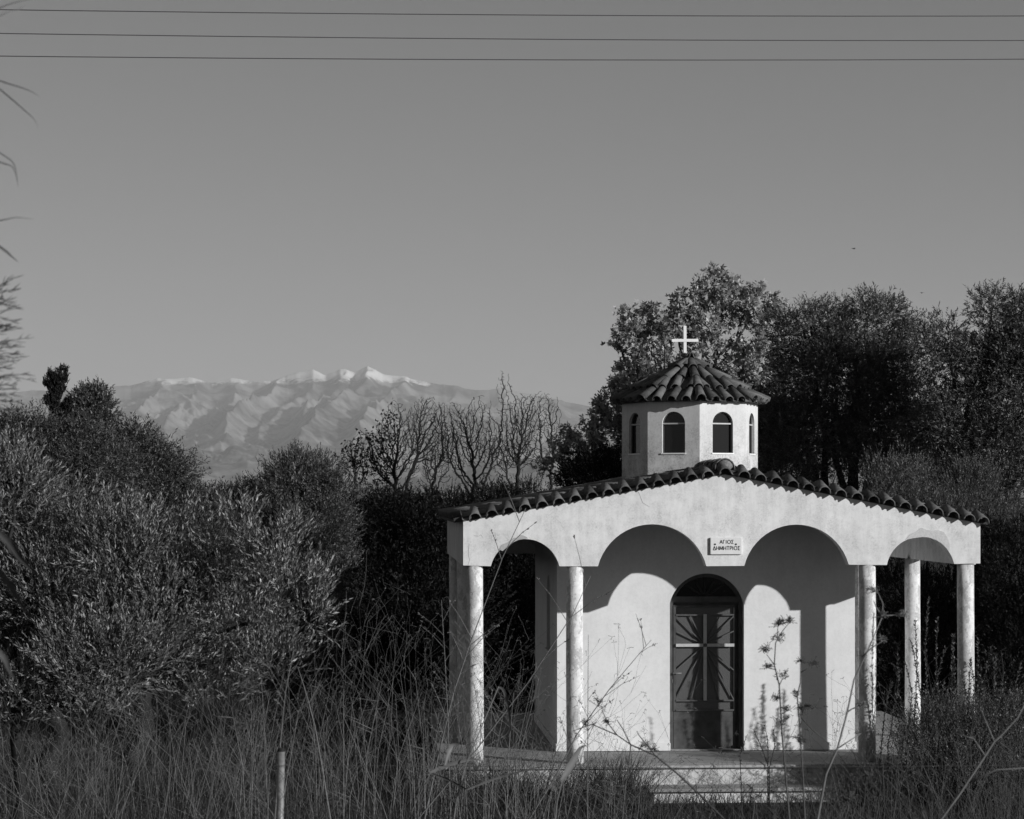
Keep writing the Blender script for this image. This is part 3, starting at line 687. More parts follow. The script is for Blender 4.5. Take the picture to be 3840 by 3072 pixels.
# near olive at the left: long pale leaves, twisted trunk showing under the crown
leafy_tree('olive_tree', 'large pale-leaved olive with twisted trunk in the left foreground', 'tree', 17.0,
    [(40, 1870, 150, 170), (250, 2000, 170, 130, .4), (480, 2080, 180, 130), (700, 2090, 150, 110, .2), (870, 2060, 130, 110), (1040, 2130, 120, 130, -.3), (1120, 2290, 130, 130), (230, 2260, 280, 170, .3), (560, 2310, 260, 150), (860, 2330, 200, 150), (1010, 2480, 150, 100), (-150, 2250, 260, 380, .5), (420, 2500, 260, 130, -.4), (100, 2480, 230, 140, .3), (760, 2570, 200, 90, .2), (330, 2660, 180, 70, -.3), (60, 2640, 190, 110, -.4)],
    60, 101, 9200, 0.25, 19, 0.046, 0.0098, M_OLIVE, r0=0.05, up=0.95, pale=0.30, n_sub=44, inner=0.1, fork=0.56, spread=0.62, fill=0.12, clump=0.36, bark=M_DBARK)
OL = dict(up=0.15, outw=0.5, pale=0.2, inner=0.2, spread=1.2, tri=True, n_sub=46, clump=0.30)
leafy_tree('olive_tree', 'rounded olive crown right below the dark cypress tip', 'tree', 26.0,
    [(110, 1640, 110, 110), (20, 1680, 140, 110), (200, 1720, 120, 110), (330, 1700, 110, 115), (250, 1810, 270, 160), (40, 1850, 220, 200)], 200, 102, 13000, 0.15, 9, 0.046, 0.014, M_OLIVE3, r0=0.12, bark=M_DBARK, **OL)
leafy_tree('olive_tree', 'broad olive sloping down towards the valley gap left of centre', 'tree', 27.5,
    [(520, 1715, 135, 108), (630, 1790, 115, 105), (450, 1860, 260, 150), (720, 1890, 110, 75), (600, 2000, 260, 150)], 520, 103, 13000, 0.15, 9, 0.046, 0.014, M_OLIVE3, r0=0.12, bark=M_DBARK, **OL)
leafy_tree('round_tree', 'small soft round tree crown just right of the cypress', 'tree', 50.0,
    [(335, 1550, 75, 82), (300, 1640, 90, 90), (380, 1650, 70, 90)], 335, 104, 3200, 0.2, 8, 0.08, 0.035, M_OLIVE2, r0=0.12, up=0.4, tri=True)
# cypress
def cypress():
    y = 45.0; c = at(214, 1400, y); bz = gh(c.x, y); root = tag(empty('cypress', (c.x, y, bz)), 'narrow dark cypress tip rising above the olives at left', 'tree')
    H = c.z - bz; B = []
    for k in range(9):
        f = k / 8; r = 0.25 * (1 - 0.35 * f ** 3); B.append((0.05 * math.sin(k * 2.1), 0, H * (0.15 + 0.77 * f) - 0.12, r, r, H * 0.09))
    B.append((-0.12, 0, H - 0.22, 0.13, 0.13, 0.2)); B.append((0.10, 0, H - 0.12, 0.10, 0.10, 0.22)); B.append((0.24, 0, H - 0.75, 0.10, 0.10, 0.25))
    crown('crown', B, 16000, 0.10, 6, 0.045, 0.022, M_CYP, 105, root, up=2.2, inner=0.1, pale=0.02, spread=0.5, n_sub=14, tri=True)
    MB().tube([(0, 0, -0.2), (0, 0, H * 0.9)], [0.14, 0.03], 8).build('trunk', M_DBARK, root)
cypress()
EV = dict(tri=True, n_sub=44, clump=0.30, inner=0.1, bark=M_DBARK)
leafy_tree('evergreen_tree', 'bushy sunlit evergreen left of the bare trees', 'tree', 37.0,
    [(1130, 1800, 150, 100), (1020, 1860, 110, 90), (1235, 1880, 115, 95), (1130, 2000, 220, 130), (1235, 2110, 115, 75), (1190, 2260, 130, 110), (1100, 2420, 200, 130), (1150, 2580, 180, 120)], 1120, 106, 14000, 0.16, 9, 0.048, 0.016, M_SHRUB, r0=0.12, up=0.8, spread=0.7, **EV)
leafy_tree('shrub', 'low distant bush in the gap between olive and evergreen', 'shrub', 52.0,
    [(850, 1890, 90, 55), (950, 1870, 85, 60), (900, 1960, 160, 80)], 900, 107, 4200, 0.2, 8, 0.06, 0.022, M_OLIVE2, r0=0.06, up=0.8, tri=True, bark=M_DBARK)
leafy_tree('shrub', 'row-like sunlit brush at the feet of the bare trees', 'shrub', 45.5,
    [(1340, 1910, 130, 60), (1500, 1895, 130, 55), (1660, 1900, 130, 60), (1820, 1880, 130, 60), (1980, 1870, 120, 60), (1600, 2000, 350, 90)], 1650, 120, 7500, 0.18, 9, 0.05, 0.018, M_SHRUB, r0=0.04, up=0.9, spread=0.8, **EV)
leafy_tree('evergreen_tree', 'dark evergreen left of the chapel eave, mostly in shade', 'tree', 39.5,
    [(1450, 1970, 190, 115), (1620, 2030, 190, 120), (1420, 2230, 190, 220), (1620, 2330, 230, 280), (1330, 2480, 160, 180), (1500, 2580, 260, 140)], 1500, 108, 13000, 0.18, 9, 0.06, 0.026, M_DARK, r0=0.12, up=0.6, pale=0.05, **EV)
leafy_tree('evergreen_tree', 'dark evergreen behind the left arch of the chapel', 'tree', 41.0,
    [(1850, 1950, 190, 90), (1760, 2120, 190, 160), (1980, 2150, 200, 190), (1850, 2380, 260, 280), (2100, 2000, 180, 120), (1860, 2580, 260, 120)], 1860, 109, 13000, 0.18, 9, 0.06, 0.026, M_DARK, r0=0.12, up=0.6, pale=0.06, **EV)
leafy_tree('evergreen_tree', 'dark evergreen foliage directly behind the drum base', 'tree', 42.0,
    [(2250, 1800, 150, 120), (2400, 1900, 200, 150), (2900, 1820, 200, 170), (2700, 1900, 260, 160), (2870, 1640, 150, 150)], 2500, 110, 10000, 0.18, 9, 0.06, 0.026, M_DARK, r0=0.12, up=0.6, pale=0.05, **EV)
leafy_tree('olive_tree', 'tall dark olive right of the drum roof', 'tree', 40.0,
    [(3040, 1260, 160, 125), (3260, 1210, 160, 105), (3120, 1430, 250, 180), (3330, 1430, 150, 180), (3440, 1310, 120, 120), (3020, 1680, 230, 200), (3300, 1700, 230, 180), (3420, 1560, 120, 140)], 3150, 112, 19000, 0.17, 9, 0.068, 0.018, M_OLIVE2, r0=0.16, bark=M_DBARK, **OL)
leafy_tree('olive_tree', 'tallest dark olive at the right edge of the picture', 'tree', 37.5,
    [(3720, 1190, 100, 130), (3850, 1240, 120, 140), (3640, 1380, 130, 130), (3540, 1330, 110, 130), (3830, 1480, 220, 220), (3560, 1600, 170, 150), (3760, 1760, 260, 200), (3990, 1350, 180, 260)], 3700, 113, 19000, 0.17, 9, 0.066, 0.018, M_OLIVE2, r0=0.16, bark=M_DBARK, **OL)
leafy_tree('shrub', 'feathery sunlit shrub behind the right roof slope', 'shrub', 36.3,
    [(3380, 1850, 160, 120), (3620, 1860, 140, 110), (3500, 2000, 280, 120), (3240, 1990, 130, 90), (3760, 1960, 150, 100)], 3480, 114, 11000, 0.18, 10, 0.04, 0.011, M_SHRUB, r0=0.05, up=1.6, inner=0.2, spread=0.5, pale=0.2, tri=True, n_sub=40, bark=M_DBARK)
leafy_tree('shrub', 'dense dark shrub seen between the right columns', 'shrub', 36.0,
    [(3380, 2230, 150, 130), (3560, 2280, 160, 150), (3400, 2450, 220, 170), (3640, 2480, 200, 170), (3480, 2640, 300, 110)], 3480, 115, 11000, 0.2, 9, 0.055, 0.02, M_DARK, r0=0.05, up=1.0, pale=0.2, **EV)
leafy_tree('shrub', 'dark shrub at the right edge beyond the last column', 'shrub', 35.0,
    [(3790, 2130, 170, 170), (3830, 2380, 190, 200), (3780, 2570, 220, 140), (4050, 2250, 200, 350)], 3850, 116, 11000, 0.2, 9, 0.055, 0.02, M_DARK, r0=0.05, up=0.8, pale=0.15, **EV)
leafy_tree('shrub', 'dense small-leaved shrub hiding the right column bases', 'shrub', 27.2,
    [(3560, 2790, 170, 130), (3740, 2770, 150, 160), (3450, 2860, 130, 95), (3700, 2900, 250, 130), (3880, 2800, 150, 180)], 3620, 117, 8500, 0.26, 9, 0.032, 0.012, M_SHRUB, r0=0.02, up=1.1, inner=0.1, pale=0.15, tri=True, bark=M_DBARK, fill=0.1, clump=0.42, outw=0.5)

# upright leafy shoots growing out of that shrub, in front of the right columns
def shoot_plant(label, y, paths, seed, L, Wd, mat, dens=95, group=None):
    b0 = at(paths[0][0][0], 2900, y); bz = gh(b0.x, y); root = tag(empty('leafy_shoots', (b0.x, y, bz)), label, 'plant', group)
    rng = np.random.default_rng(seed); o = Vector((b0.x, y, bz)); P = []; Dd = []
    for pth in paths:
        pts = [Vector((at(pth[0][0], pth[0][1], y).x - o.x, 0, -0.05))] + [at(a, b, y) - o for a, b in pth]
        mb = MB(); mb.tube(pts, [0.007 * (1 - 0.7 * k / (len(pts) - 1)) for k in range(len(pts))], 5); mb.build('stem', M_DBARK, root)
        for a, b in zip(pts[:-1], pts[1:]):
            n = max(2, int((b - a).length * dens)); tt = rng.random(n); a_ = np.array(a); d_ = np.array(b - a)
            P.append(a_ + tt[:, None] * d_); Dd.append(unit(np.repeat(unit(d_)[None], n, 0) + rnd_dir(rng, n) * 0.8))
    P = np.concatenate(P); Dd = np.concatenate(Dd); n = len(P)
    V, idx, cnt = leaf_quads(P, Dd, rnd_dir(rng, n), L * rng.uniform(.6, 1.2, n), Wd * rng.uniform(.7, 1.2, n))
    tag(mesh_np('leaves', V, idx, cnt, mat, root, tone=rng.uniform(.6, 1.8, n)), kind='stuff')
shoot_plant('tall leafy shoots beside the middle right column', 27.72, [[(3480, 2700), (3470, 2420), (3482, 2245)], [(3520, 2700), (3510, 2500), (3515, 2320)], [(3430, 2700), (3440, 2500), (3432, 2330)], [(3460, 2650), (3425, 2440), (3415, 2400)], [(3490, 2640), (3530, 2480), (3545, 2430)], [(3400, 2800), (3420, 2600), (3395, 2480)]], 31, 0.045, 0.014, M_SHRUB, 130)
shoot_plant('bushy leafy shoots at the foot of the outermost right column', 27.95, [[(x_, 2850), (x_ + dx_, 2650), (x_ + 2 * dx_, t_)] for x_, dx_, t_ in ((3560, 6, 2420), (3590, -8, 2380), (3620, 10, 2470), (3660, 4, 2400), (3690, -6, 2500), (3720, 8, 2450), (3750, 5, 2560), (3545, -4, 2560), (3640, -12, 2560), (3780, 4, 2600))], 35, 0.045, 0.016, M_SHRUB, 150)
shoot_plant('leafy shoots in front of the outermost right column', 27.6, [[(3640, 2750), (3655, 2580), (3640, 2470)], [(3700, 2760), (3690, 2560), (3715, 2430)], [(3720, 2700), (3730, 2520), (3716, 2425)], [(3600, 2760), (3620, 2600), (3605, 2520)], [(3790, 2780), (3800, 2600), (3830, 2480)]], 32, 0.045, 0.014, M_SHRUB, 110)
shoot_plant('low leafy shoots between the two inner right columns', 27.4, [[(3330, 2800), (3370, 2560), (3365, 2450)], [(3300, 2850), (3320, 2650), (3345, 2560)], [(3380, 2850), (3395, 2680), (3370, 2600)]], 33, 0.045, 0.014, M_SHRUB, 110)
shoot_plant('thin leafy sapling growing beside the chapel steps', 26.2, [[(2880, 2900), (2880, 2780), (2868, 2720)], [(2885, 2880), (2905, 2800), (2900, 2740)], [(2880, 2870), (2850, 2790), (2825, 2735)], [(2780, 2960), (2775, 2830), (2800, 2760)]], 34, 0.03, 0.01, M_SHRUB, 120)

# bare winter trees: branches grown towards points scattered through the crown
def colonise(base, fork_h, blobs, n_att, step, seed, kill=1.6, infl=9.0, lean=0.0, iters=140, wob=0.22, stems=1):
    rng = np.random.default_rng(seed); B = np.array(blobs, float); vol = B[:, 3] * B[:, 4] * B[:, 5]
    bi = rng.choice(len(B), n_att, p=vol / vol.sum()); d = rnd_dir(rng, n_att) * (rng.random((n_att, 1)) ** (1 / 2.4)); A = B[bi, :3] + d * B[bi, 3:6]
    N = [np.array(base, float)]; par = [-1]; k = max(3, int(fork_h / step))
    for st_ in range(stems):
        ln = lean + (st_ - (stems - 1) / 2) * 0.22; hh_ = fork_h * rng.uniform(0.85, 1.1)
        for q in range(1, k + 1):
            N.append(np.array(base) + np.array([ln * hh_ * q / k + rng.normal() * 0.02, (st_ % 2) * 0.1 * q / k + rng.normal() * 0.02, hh_ * q / k])); par.append(len(N) - 2 if q > 1 else 0)
    M_ = np.array(N); D = np.linalg.norm(A[:, None] - M_[None], axis=2); nn = D.argmin(1); dn = D.min(1)
    for it in range(iters):
        if len(A) == 0: break
        use = np.where(dn < step * infl * (4 if it < 30 else 1))[0]
        if len(use) == 0: break
        M_ = np.array(N); acc = np.zeros_like(M_); np.add.at(acc, nn[use], unit(A[use] - M_[nn[use]])); ids = np.unique(nn[use])
        v = unit(unit(acc[ids]) + rng.normal(size=(len(ids), 3)) * wob); new = M_[ids] + v * step; o0 = len(N)
        for p_, n_ in zip(new, ids): N.append(p_); par.append(int(n_))
        D = np.linalg.norm(A[:, None] - new[None], axis=2); m_ = D.min(1); a_ = D.argmin(1) + o0; upd = m_ < dn; nn = np.where(upd, a_, nn); dn = np.minimum(dn, m_)
        keep = dn > step * kill; A = A[keep]; nn = nn[keep]; dn = dn[keep]
    return np.array(N), par
def skeleton_mesh(N, par, rmin, name, mat, root, p=2.3, rmax=0.2, crook=0.0):
    n = len(N); ch = [[] for _ in range(n)]
    for i_, q in enumerate(par):
        if q >= 0: ch[q].append(i_)
    r = np.zeros(n)
    for i_ in range(n - 1, -1, -1): r[i_] = rmin if not ch[i_] else min(rmax, sum(r[c] ** p for c in ch[i_]) ** (1 / p))
    mb = MB(); seen = set()
    def chain(start, prev):
        path = ([prev] if prev >= 0 else []) + [start]; cur = start
        while ch[cur]:
            nx = max(ch[cur], key=lambda c: r[c])
            for c in ch[cur]:
                if c != nx: stack.append((c, cur))
            path.append(nx); cur = nx
        if len(path) > 1:
            rr = [r[q] for q in path]
            if prev >= 0: rr[0] = rr[1]
            mb.tube([N[q] for q in path], rr, 6 if rr[0] > 0.03 else 4, cap=False)
    stack = [(0, -1)]
    while stack: chain(*stack.pop())
    mb.build(name, mat, root)
    return [i_ for i_ in range(n) if not ch[i_]], ch
def bare_tree(label, y, base_px, blobs_px, fork_px, seed, n_att=420, leaves=0, lean=0.0, rmin=0.0042):
    bx = (base_px - CX) / F * y; bz = gh(bx, y); root = tag(empty('bare_tree', (bx, y, bz)), label, 'tree')
    B = [(b[0] - bx, b[1] - y, b[2] - bz, b[3], b[4] * 0.6, b[5]) for b in pxblobs(y, blobs_px)]
    fh = CZ - (fork_px - HY) / F * y - bz
    N, par = colonise((0, 0, -0.1), fh, B, n_att * 8, 0.055, seed, lean=lean, kill=1.1, infl=9, wob=0.28, stems=3); tips, ch = skeleton_mesh(N, par, rmin, 'branches', M_DBARK, root, p=2.55, rmax=0.06)
    if leaves:
        rng = np.random.default_rng(seed); tp = N[tips]; tp = tp[tp[:, 0] < np.percentile(tp[:, 0], 60)]; ii = rng.integers(0, len(tp), leaves)
        V, idx, cnt = leaf_quads(tp[ii] + rng.normal(size=(leaves, 3)) * .05, rnd_dir(rng, leaves), rnd_dir(rng, leaves), np.full(leaves, .075), np.full(leaves, .05))
        tag(mesh_np('leaves', V, idx, cnt, M_CYP, root, tone=rng.uniform(.6, 1.4, leaves)), kind='stuff')
bare_tree('leftmost bare tree, with a few dark leaves left on it', 49.0, 1545, [(1400, 1720, 135, 110), (1500, 1640, 100, 130), (1310, 1730, 70, 50), (1570, 1720, 90, 110), (1480, 1530, 30, 40)], 1870, 5, 560, leaves=650, lean=-0.10)
bare_tree('bare tree in the middle of the row, rounded twiggy head', 51.0, 1775, [(1760, 1640, 130, 120), (1860, 1700, 80, 90), (1690, 1580, 80, 80), (1670, 1720, 90, 90), (1800, 1530, 50, 50)], 1850, 9, 560)
bare_tree('tallest bare tree, beside the plane tree', 50.0, 1925, [(1960, 1580, 100, 110), (1890, 1480, 35, 90), (2040, 1560, 70, 100), (1940, 1680, 120, 80), (2080, 1650, 60, 60), (1870, 1420, 12, 40)], 1840, 14, 520, lean=0.02)
bare_tree('small bare tree between the leftmost and the middle one', 53.0, 1640, [(1600, 1560, 70, 80), (1640, 1660, 90, 100), (1550, 1620, 50, 80)], 1860, 22, 360)
# open plane tree behind the cross: real branching with lobed leaves along the outer twigs
def plane_tree():
    y = 43.5; bx = (2600 - CX) / F * y; bz = gh(bx, y); root = tag(empty('plane_tree', (bx, y, bz)), 'tall open plane tree with lobed leaves behind the cross', 'tree')
    px_ = [(2400, 1260, 130, 130), (2570, 1220, 150, 150), (2700, 1100, 110, 110), (2830, 1180, 130, 130), (2480, 1440, 200, 160), (2800, 1400, 190, 180), (2300, 1560, 110, 120), (2170, 1650, 110, 80), (2080, 1750, 90, 60), (2640, 1600, 260, 180), (2300, 1760, 200, 110), (2330, 1380, 60, 90)]
    B = [(b[0] - bx, b[1] - y, b[2] - bz, b[3], b[4] * 0.8, b[5]) for b in pxblobs(y, px_)]
    N, par = colonise((0, 0, -0.1), 2.6, B, 3600, 0.15, 88, iters=110, kill=1.35); tips, ch = skeleton_mesh(N, par, 0.011, 'branches', M_BARK, root, p=2.5, rmax=0.17)
    rng = np.random.default_rng(5); sub = np.array([0] * len(N))
    for i_ in range(len(N) - 1, 0, -1): sub[par[i_]] = max(sub[par[i_]], sub[i_] + 1)
    outer = np.where(sub <= 4)[0]; nl = 24000; ii = rng.choice(outer, nl); pp = np.array(par)[ii]; pp = np.where(pp < 0, ii, pp); f = rng.random((nl, 1))
    P = N[ii] * f + N[pp] * (1 - f); dirs = unit(unit(N[ii] - N[pp] + 1e-6) * 0.6 + rnd_dir(rng, nl) * 0.9 - np.array([0, 0, 0.15])); P = P + dirs * 0.05 + rng.normal(size=(nl, 3)) * 0.05
    V, idx, cnt = leaf_quads(P, dirs, unit(rnd_dir(rng, nl) + np.array([0.2, -0.3, 0.4])), 0.085 * rng.uniform(.55, 1.3, nl), 0.085 * rng.uniform(.7, 1.2, nl), True)
    tone = rng.uniform(.4, 1.3, nl); tone = np.where(rng.random(nl) < .18, tone * 1.9, tone); mesh_np('crown', V, idx, cnt, M_PLANE, root, tone=np.repeat(tone, 3))
plane_tree()

# ------------------------------------------------------------------ grasses
def blades(name, P, H, lean, Wd, mat, seed, label=None, cat=None, kind='stuff', curl=0.5):
    rng = np.random.default_rng(seed); n = len(P); a = rng.uniform(0, 2 * math.pi, n); ln = lean * rng.uniform(0.1, 1.0, n)
    dx = np.cos(a) * ln; dy = np.sin(a) * ln; b = rng.uniform(0, 2 * math.pi, n); S = np.stack([np.cos(b), np.sin(b), np.zeros(n)], 1) * (Wd * rng.uniform(.6, 1.3, n))[:, None] / 2
    V = []
    for f, wf in ((0, 1), (0.4, 0.85), (0.75, 0.55), (1.0, 0.0)):
        c = P + np.stack([dx * H * f ** (1 + curl), dy * H * f ** (1 + curl), H * (f - 0.25 * ln * f * f)], 1)
        if wf > 0: V += [c - S * wf, c + S * wf]
        else: V += [c]
    V = np.stack(V, 1).reshape(-1, 3); base = (np.arange(n) * 7)[:, None]
    F4 = np.concatenate([base + np.array([[0, 1, 3, 2]]), base + np.array([[2, 3, 5, 4]])], 0); F3 = base + np.array([[4, 5, 6]])
    tone = rng.uniform(.5, 1.5, n)
    o = mesh_np(name, V, np.concatenate([F4.ravel(), F3.ravel()]), np.concatenate([np.full(2 * n, 4), np.full(n, 3)]), mat, tone=np.concatenate([tone, tone, tone]))
    tag(o, label, cat, kind=kind); return o
def on_plat(x, y, m=0.0):
    c, s_ = math.cos(TH), math.sin(TH); X = x + 0.5964; Y = y - 27.81; u = X * c + Y * s_; v = -X * s_ + Y * c
    a = (u > -0.25 - m) & (u < W + 0.25 + m) & (v > -0.2 - m) & (v < 6.75 + m); b = (u > 2.1 - m) & (u < 4.75 + m) & (v > -0.62 - m * 0.6) & (v < 0); return a | b
def scatter(rng, n, x0, x1, y0, y1):
    x = rng.uniform(x0, x1, n); y = rng.uniform(y0, y1, n); k = ~on_plat(x, y, 0.03) & (rng.random(n) < 0.25 + 1.5 * vnoise(x * 1.7 + 40, y * 1.1 + 7, 301) ** 1.5); x, y = x[k], y[k]
    return np.stack([x, y, ground_h(x, y) - 0.01], 1)
rng = np.random.default_rng(77)
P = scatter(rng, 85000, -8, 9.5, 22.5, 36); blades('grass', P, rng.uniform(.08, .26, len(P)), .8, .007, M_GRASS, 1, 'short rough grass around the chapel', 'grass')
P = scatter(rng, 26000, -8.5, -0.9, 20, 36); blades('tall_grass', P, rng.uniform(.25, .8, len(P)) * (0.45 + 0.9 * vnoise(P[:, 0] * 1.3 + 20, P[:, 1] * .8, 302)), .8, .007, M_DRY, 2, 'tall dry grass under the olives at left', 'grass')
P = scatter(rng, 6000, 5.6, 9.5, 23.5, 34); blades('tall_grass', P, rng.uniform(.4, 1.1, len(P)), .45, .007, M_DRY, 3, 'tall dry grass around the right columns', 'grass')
P = scatter(rng, 9000, -6.5, 1.3, 13, 24); k = P[:, 0] < (1.9 - 0.02 * P[:, 1]); P = P[k]
hx = (P[:, 0] / P[:, 1]) * F + CX; top = np.interp(hx, [0, 600, 1200, 1700, 2200, 2500], [2820, 2790, 2820, 2830, 2940, 3010]) + rng.uniform(-40, 330, len(P))
Hh = np.clip(CZ - (top - HY) / F * P[:, 1] - P[:, 2], 0.3, 2.0); blades('weeds', P, Hh * (0.70 + 0.35 * vnoise(P[:, 0] * 2.3 + 20, P[:, 1] * .8, 303)), .6, .008, M_DRY, 4, 'tangle of tall dry weeds along the bottom left', 'weeds')
P = scatter(rng, 5000, 1.2, 6.2, 15, 25); hx = (P[:, 0] / P[:, 1]) * F + CX; top = np.interp(hx, [2200, 2500, 3200, 3500, 3840], [2960, 3030, 3010, 2960, 2900]) + rng.uniform(0, 200, len(P))
Hh = np.clip(CZ - (top - HY) / F * P[:, 1] - P[:, 2], 0.3, 2.0); blades('weeds', P, Hh, .35, .008, M_GRASS, 5, 'dark tangle of weeds along the bottom right', 'weeds')
P = np.concatenate([scatter(rng, 5200, -1.3, 1.75, 26.3, 27.75), scatter(rng, 2500, 3.6, 6.4, 26.3, 27.9)]); P = P[(P[:, 0] < 1.55) | (P[:, 0] > 3.95) | (rng.random(len(P)) < .15)]; P = P[rng.random(len(P)) < 0.35 + 0.65 * (np.sin(P[:, 0] * 5.1) * np.sin(P[:, 0] * 2.3 + P[:, 1] * 2) > -0.1)]; blades('grass_tufts', P, rng.uniform(.2, .85, len(P)), 1.0, .008, M_GRASS, 6, 'ragged grass tufts against the platform front', 'grass')

P = scatter(rng, 16000, -7, 7.5, 18, 30); blades('dead_grass_litter', P + np.array([0, 0, .02]), rng.uniform(.15, .45, len(P)), 2.4, .009, M_DRY, 12, 'matted broken dead grass lying over the ground', 'grass')
# panicle stems: long straight stalk with thin side twigs
def panicle(name, label, y, pts_px, r, seed, mat, twigs=6, tw_len=0.22, seeds=True, parent=None, cat='stalk', group=None):
    pts = [at(a, b, y) for a, b in pts_px]; g = Vector((pts[0].x, y, gh(pts[0].x, y))); root = tag(empty(name, g), label, cat, group)
    L = [Vector((0, 0, -0.03))] if pts[0].z - g.z > 0.05 else []
    L += [p_ - g for p_ in pts]; rg = random.Random(seed); N = len(L)
    MB().tube(L, [r * (1 - 0.7 * k / (N - 1)) for k in range(N)], 6).build('stem', mat, root, smooth=True)
    for k in range(twigs):
        f = rg.uniform(0.35, 0.97); i = min(int(f * (N - 1)), N - 2); a = L[i].lerp(L[i + 1], f * (N - 1) - i); t_ = (L[i + 1] - L[i]).normalized()
        sd = Vector((rg.choice((-1, 1)) * rg.uniform(.5, 1), rg.uniform(-.4, .4), rg.uniform(-.1, .5))); d_ = (t_ * 0.7 + sd * 0.8).normalized(); ln = tw_len * rg.uniform(.5, 1.3)
        q = [a, a + d_ * ln * .5 + Vector((0, 0, .02 * ln)), a + d_ * ln + Vector((0, 0, -.05 * ln))]; mb = MB().tube(q, [r * .35, r * .28, r * .15], 4)
        if seeds:
            for j in range(5):
                c = q[1].lerp(q[2], rg.random()); e = c + (d_ + Vector((rg.gauss(0, .5), rg.gauss(0, .5), rg.gauss(0, .5)))).normalized() * 0.018; mb.tube([c, c.lerp(e, .5), e], [r * .2, r * .6, r * .1], 4)
        mb.build('twig', mat, root)
    return root
panicle('grass_stalk', 'long pale stalk leaning across the left end arch', 16.0, [(1590, 3080), (1640, 2850), (1700, 2600), (1762, 2416), (1885, 2090), (1972, 1906)], 0.0085, 1, M_STALK, 9, 0.30)
panicle('grass_stalk', 'pale stalk slanting across the second column', 15.0, [(1560, 3080), (1780, 2820), (1980, 2560), (2150, 2300), (2215, 2160)], 0.0065, 2, M_STALK, 9, 0.32)
panicle('grass_stalk', 'thin stalk slanting up over the white wall left of the door', 15.0, [(1980, 3080), (2090, 2900), (2160, 2760), (2283, 2588), (2355, 2502), (2442, 2400)], 0.006, 3, M_STALK, 8, 0.25)
panicle('grass_stalk', 'straight thin vertical stalk in front of the white wall', 14.0, [(2203, 3080), (2204, 2800), (2205, 2560), (2206, 2380)], 0.0045, 4, M_STALK, 6, 0.13)
panicle('grass_stalk', 'bright bent stalk rising beside the fence post', 12.5, [(1240, 3080), (1205, 2860), (1180, 2720), (1148, 2600), (1116, 2500)], 0.006, 5, M_CANE, 2, 0.12, seeds=False)
panicle('grass_stalk', 'thin stalk standing just left of the first column', 15.5, [(1690, 3080), (1680, 2700), (1668, 2460), (1655, 2250)], 0.0055, 6, M_STALK, 10, 0.24)
panicle('grass_stalk', 'slender stalk crossing in front of the fence post', 11.2, [(1030, 3080), (1052, 2780), (1070, 2600), (1100, 2440)], 0.005, 7, M_STALK, 4, 0.12)
rgs = random.Random(19)
stf = []
for k in range(95):
    x = rgs.choice((rgs.uniform(300, 2350), rgs.uniform(900, 2000))); y = rgs.uniform(14, 26); b = at(x, 3080, y); g = gh(b.x, y); top = rgs.uniform(2480, 2880) if x < 1900 else rgs.uniform(2750, 2950); lx = rgs.gauss(40, 110)
    stf.append(([Vector((b.x, y, g - .02)), at(x + lx * .45, (3080 + top) / 2 + 10, y), at(x + lx, top, y)], y))
mb = MB()
for q, y in stf:
    mb.tube(q, [0.004, 0.003, 0.0015], 4, cap=False)
    for j in range(rgs.randint(2, 6)):
        a = q[1].lerp(q[2], rgs.uniform(-.2, 1)); d_ = Vector((rgs.gauss(0, 1), rgs.gauss(0, .5), rgs.uniform(.1, 1))).normalized() * rgs.uniform(.06, .2); mb.tube([a, a + d_], [.002, .0008], 3, cap=False)
tag(mb.build('dry_stems', M_STALK), 'scattered thin dry weed stems before the chapel', 'weeds', kind='stuff')

def herb(mb, base, d, L, r, rg, lev=0):
    q = base.copy(); pts = [q.copy()]; rr = [r]; n = 3; dd = d.copy()
    for k in range(n):
        dd = (dd + Vector((rg.gauss(0, .14), rg.gauss(0, .14), rg.gauss(.02, .06)))).normalized(); q = q + dd * L / n; pts.append(q.copy()); rr.append(max(.0007, r * (1 - .55 * (k + 1) / n)))
    mb.tube(pts, rr, 4 if lev == 0 else 3, cap=False)
    if lev >= 2:
        for j in range(3):
            e = pts[-1] + Vector((rg.gauss(0, .014), rg.gauss(0, .014), rg.gauss(0, .012))); mb.tube([pts[-1], e], [.0008, .0022], 3)
        return
    for b in range(rg.randint(3, 6) if lev == 0 else rg.randint(2, 4)):
        k = rg.choice((1, 2, 2, 3, 3)); nd = (dd * .8 + Vector((rg.gauss(0, .7), rg.gauss(0, .7), rg.uniform(0, .5)))).normalized(); herb(mb, pts[k], nd, L * rg.uniform(.28, .5), max(.001, rr[k] * .6), rg, lev + 1)
def herbs(label, n, xr, yr, topf, mat, seed):
    rg = random.Random(seed); mb = MB()
    for k in range(n):
        y = rg.uniform(*yr); px = rg.uniform(*xr); X = (px - CX) / F * y; z = gh(X, y); top = topf(px) + rg.uniform(-60, 170); H = CZ - (top - HY) / F * y - z
        if H < .25 or bool(on_plat(np.array(X), np.array(y), .05)): continue
        herb(mb, Vector((X, y, z - .02)), Vector((rg.gauss(0, .28), rg.gauss(0, .2), 1)).normalized(), H, .0042, rg)
    tag(mb.build('branching_weeds', mat), label, 'weeds', kind='stuff')
TOPF = lambda p_: float(np.interp(p_, [0, 500, 1000, 1500, 1800, 2200, 2400, 3000, 3300, 3840], [2740, 2700, 2660, 2560, 2640, 2850, 2960, 3000, 2880, 2760]))
herbs('pale branching dry weeds tangled before the chapel', 150, (-50, 2400), (14, 26.5), TOPF, M_STALK, 61)
herbs('dark branching weeds tangled before the chapel', 110, (-50, 2450), (14, 26.5), TOPF, M_FENNEL, 62)
herbs('branching weeds tangled at the lower right', 110, (2950, 3900), (14, 26.5), TOPF, M_FENNEL, 63)
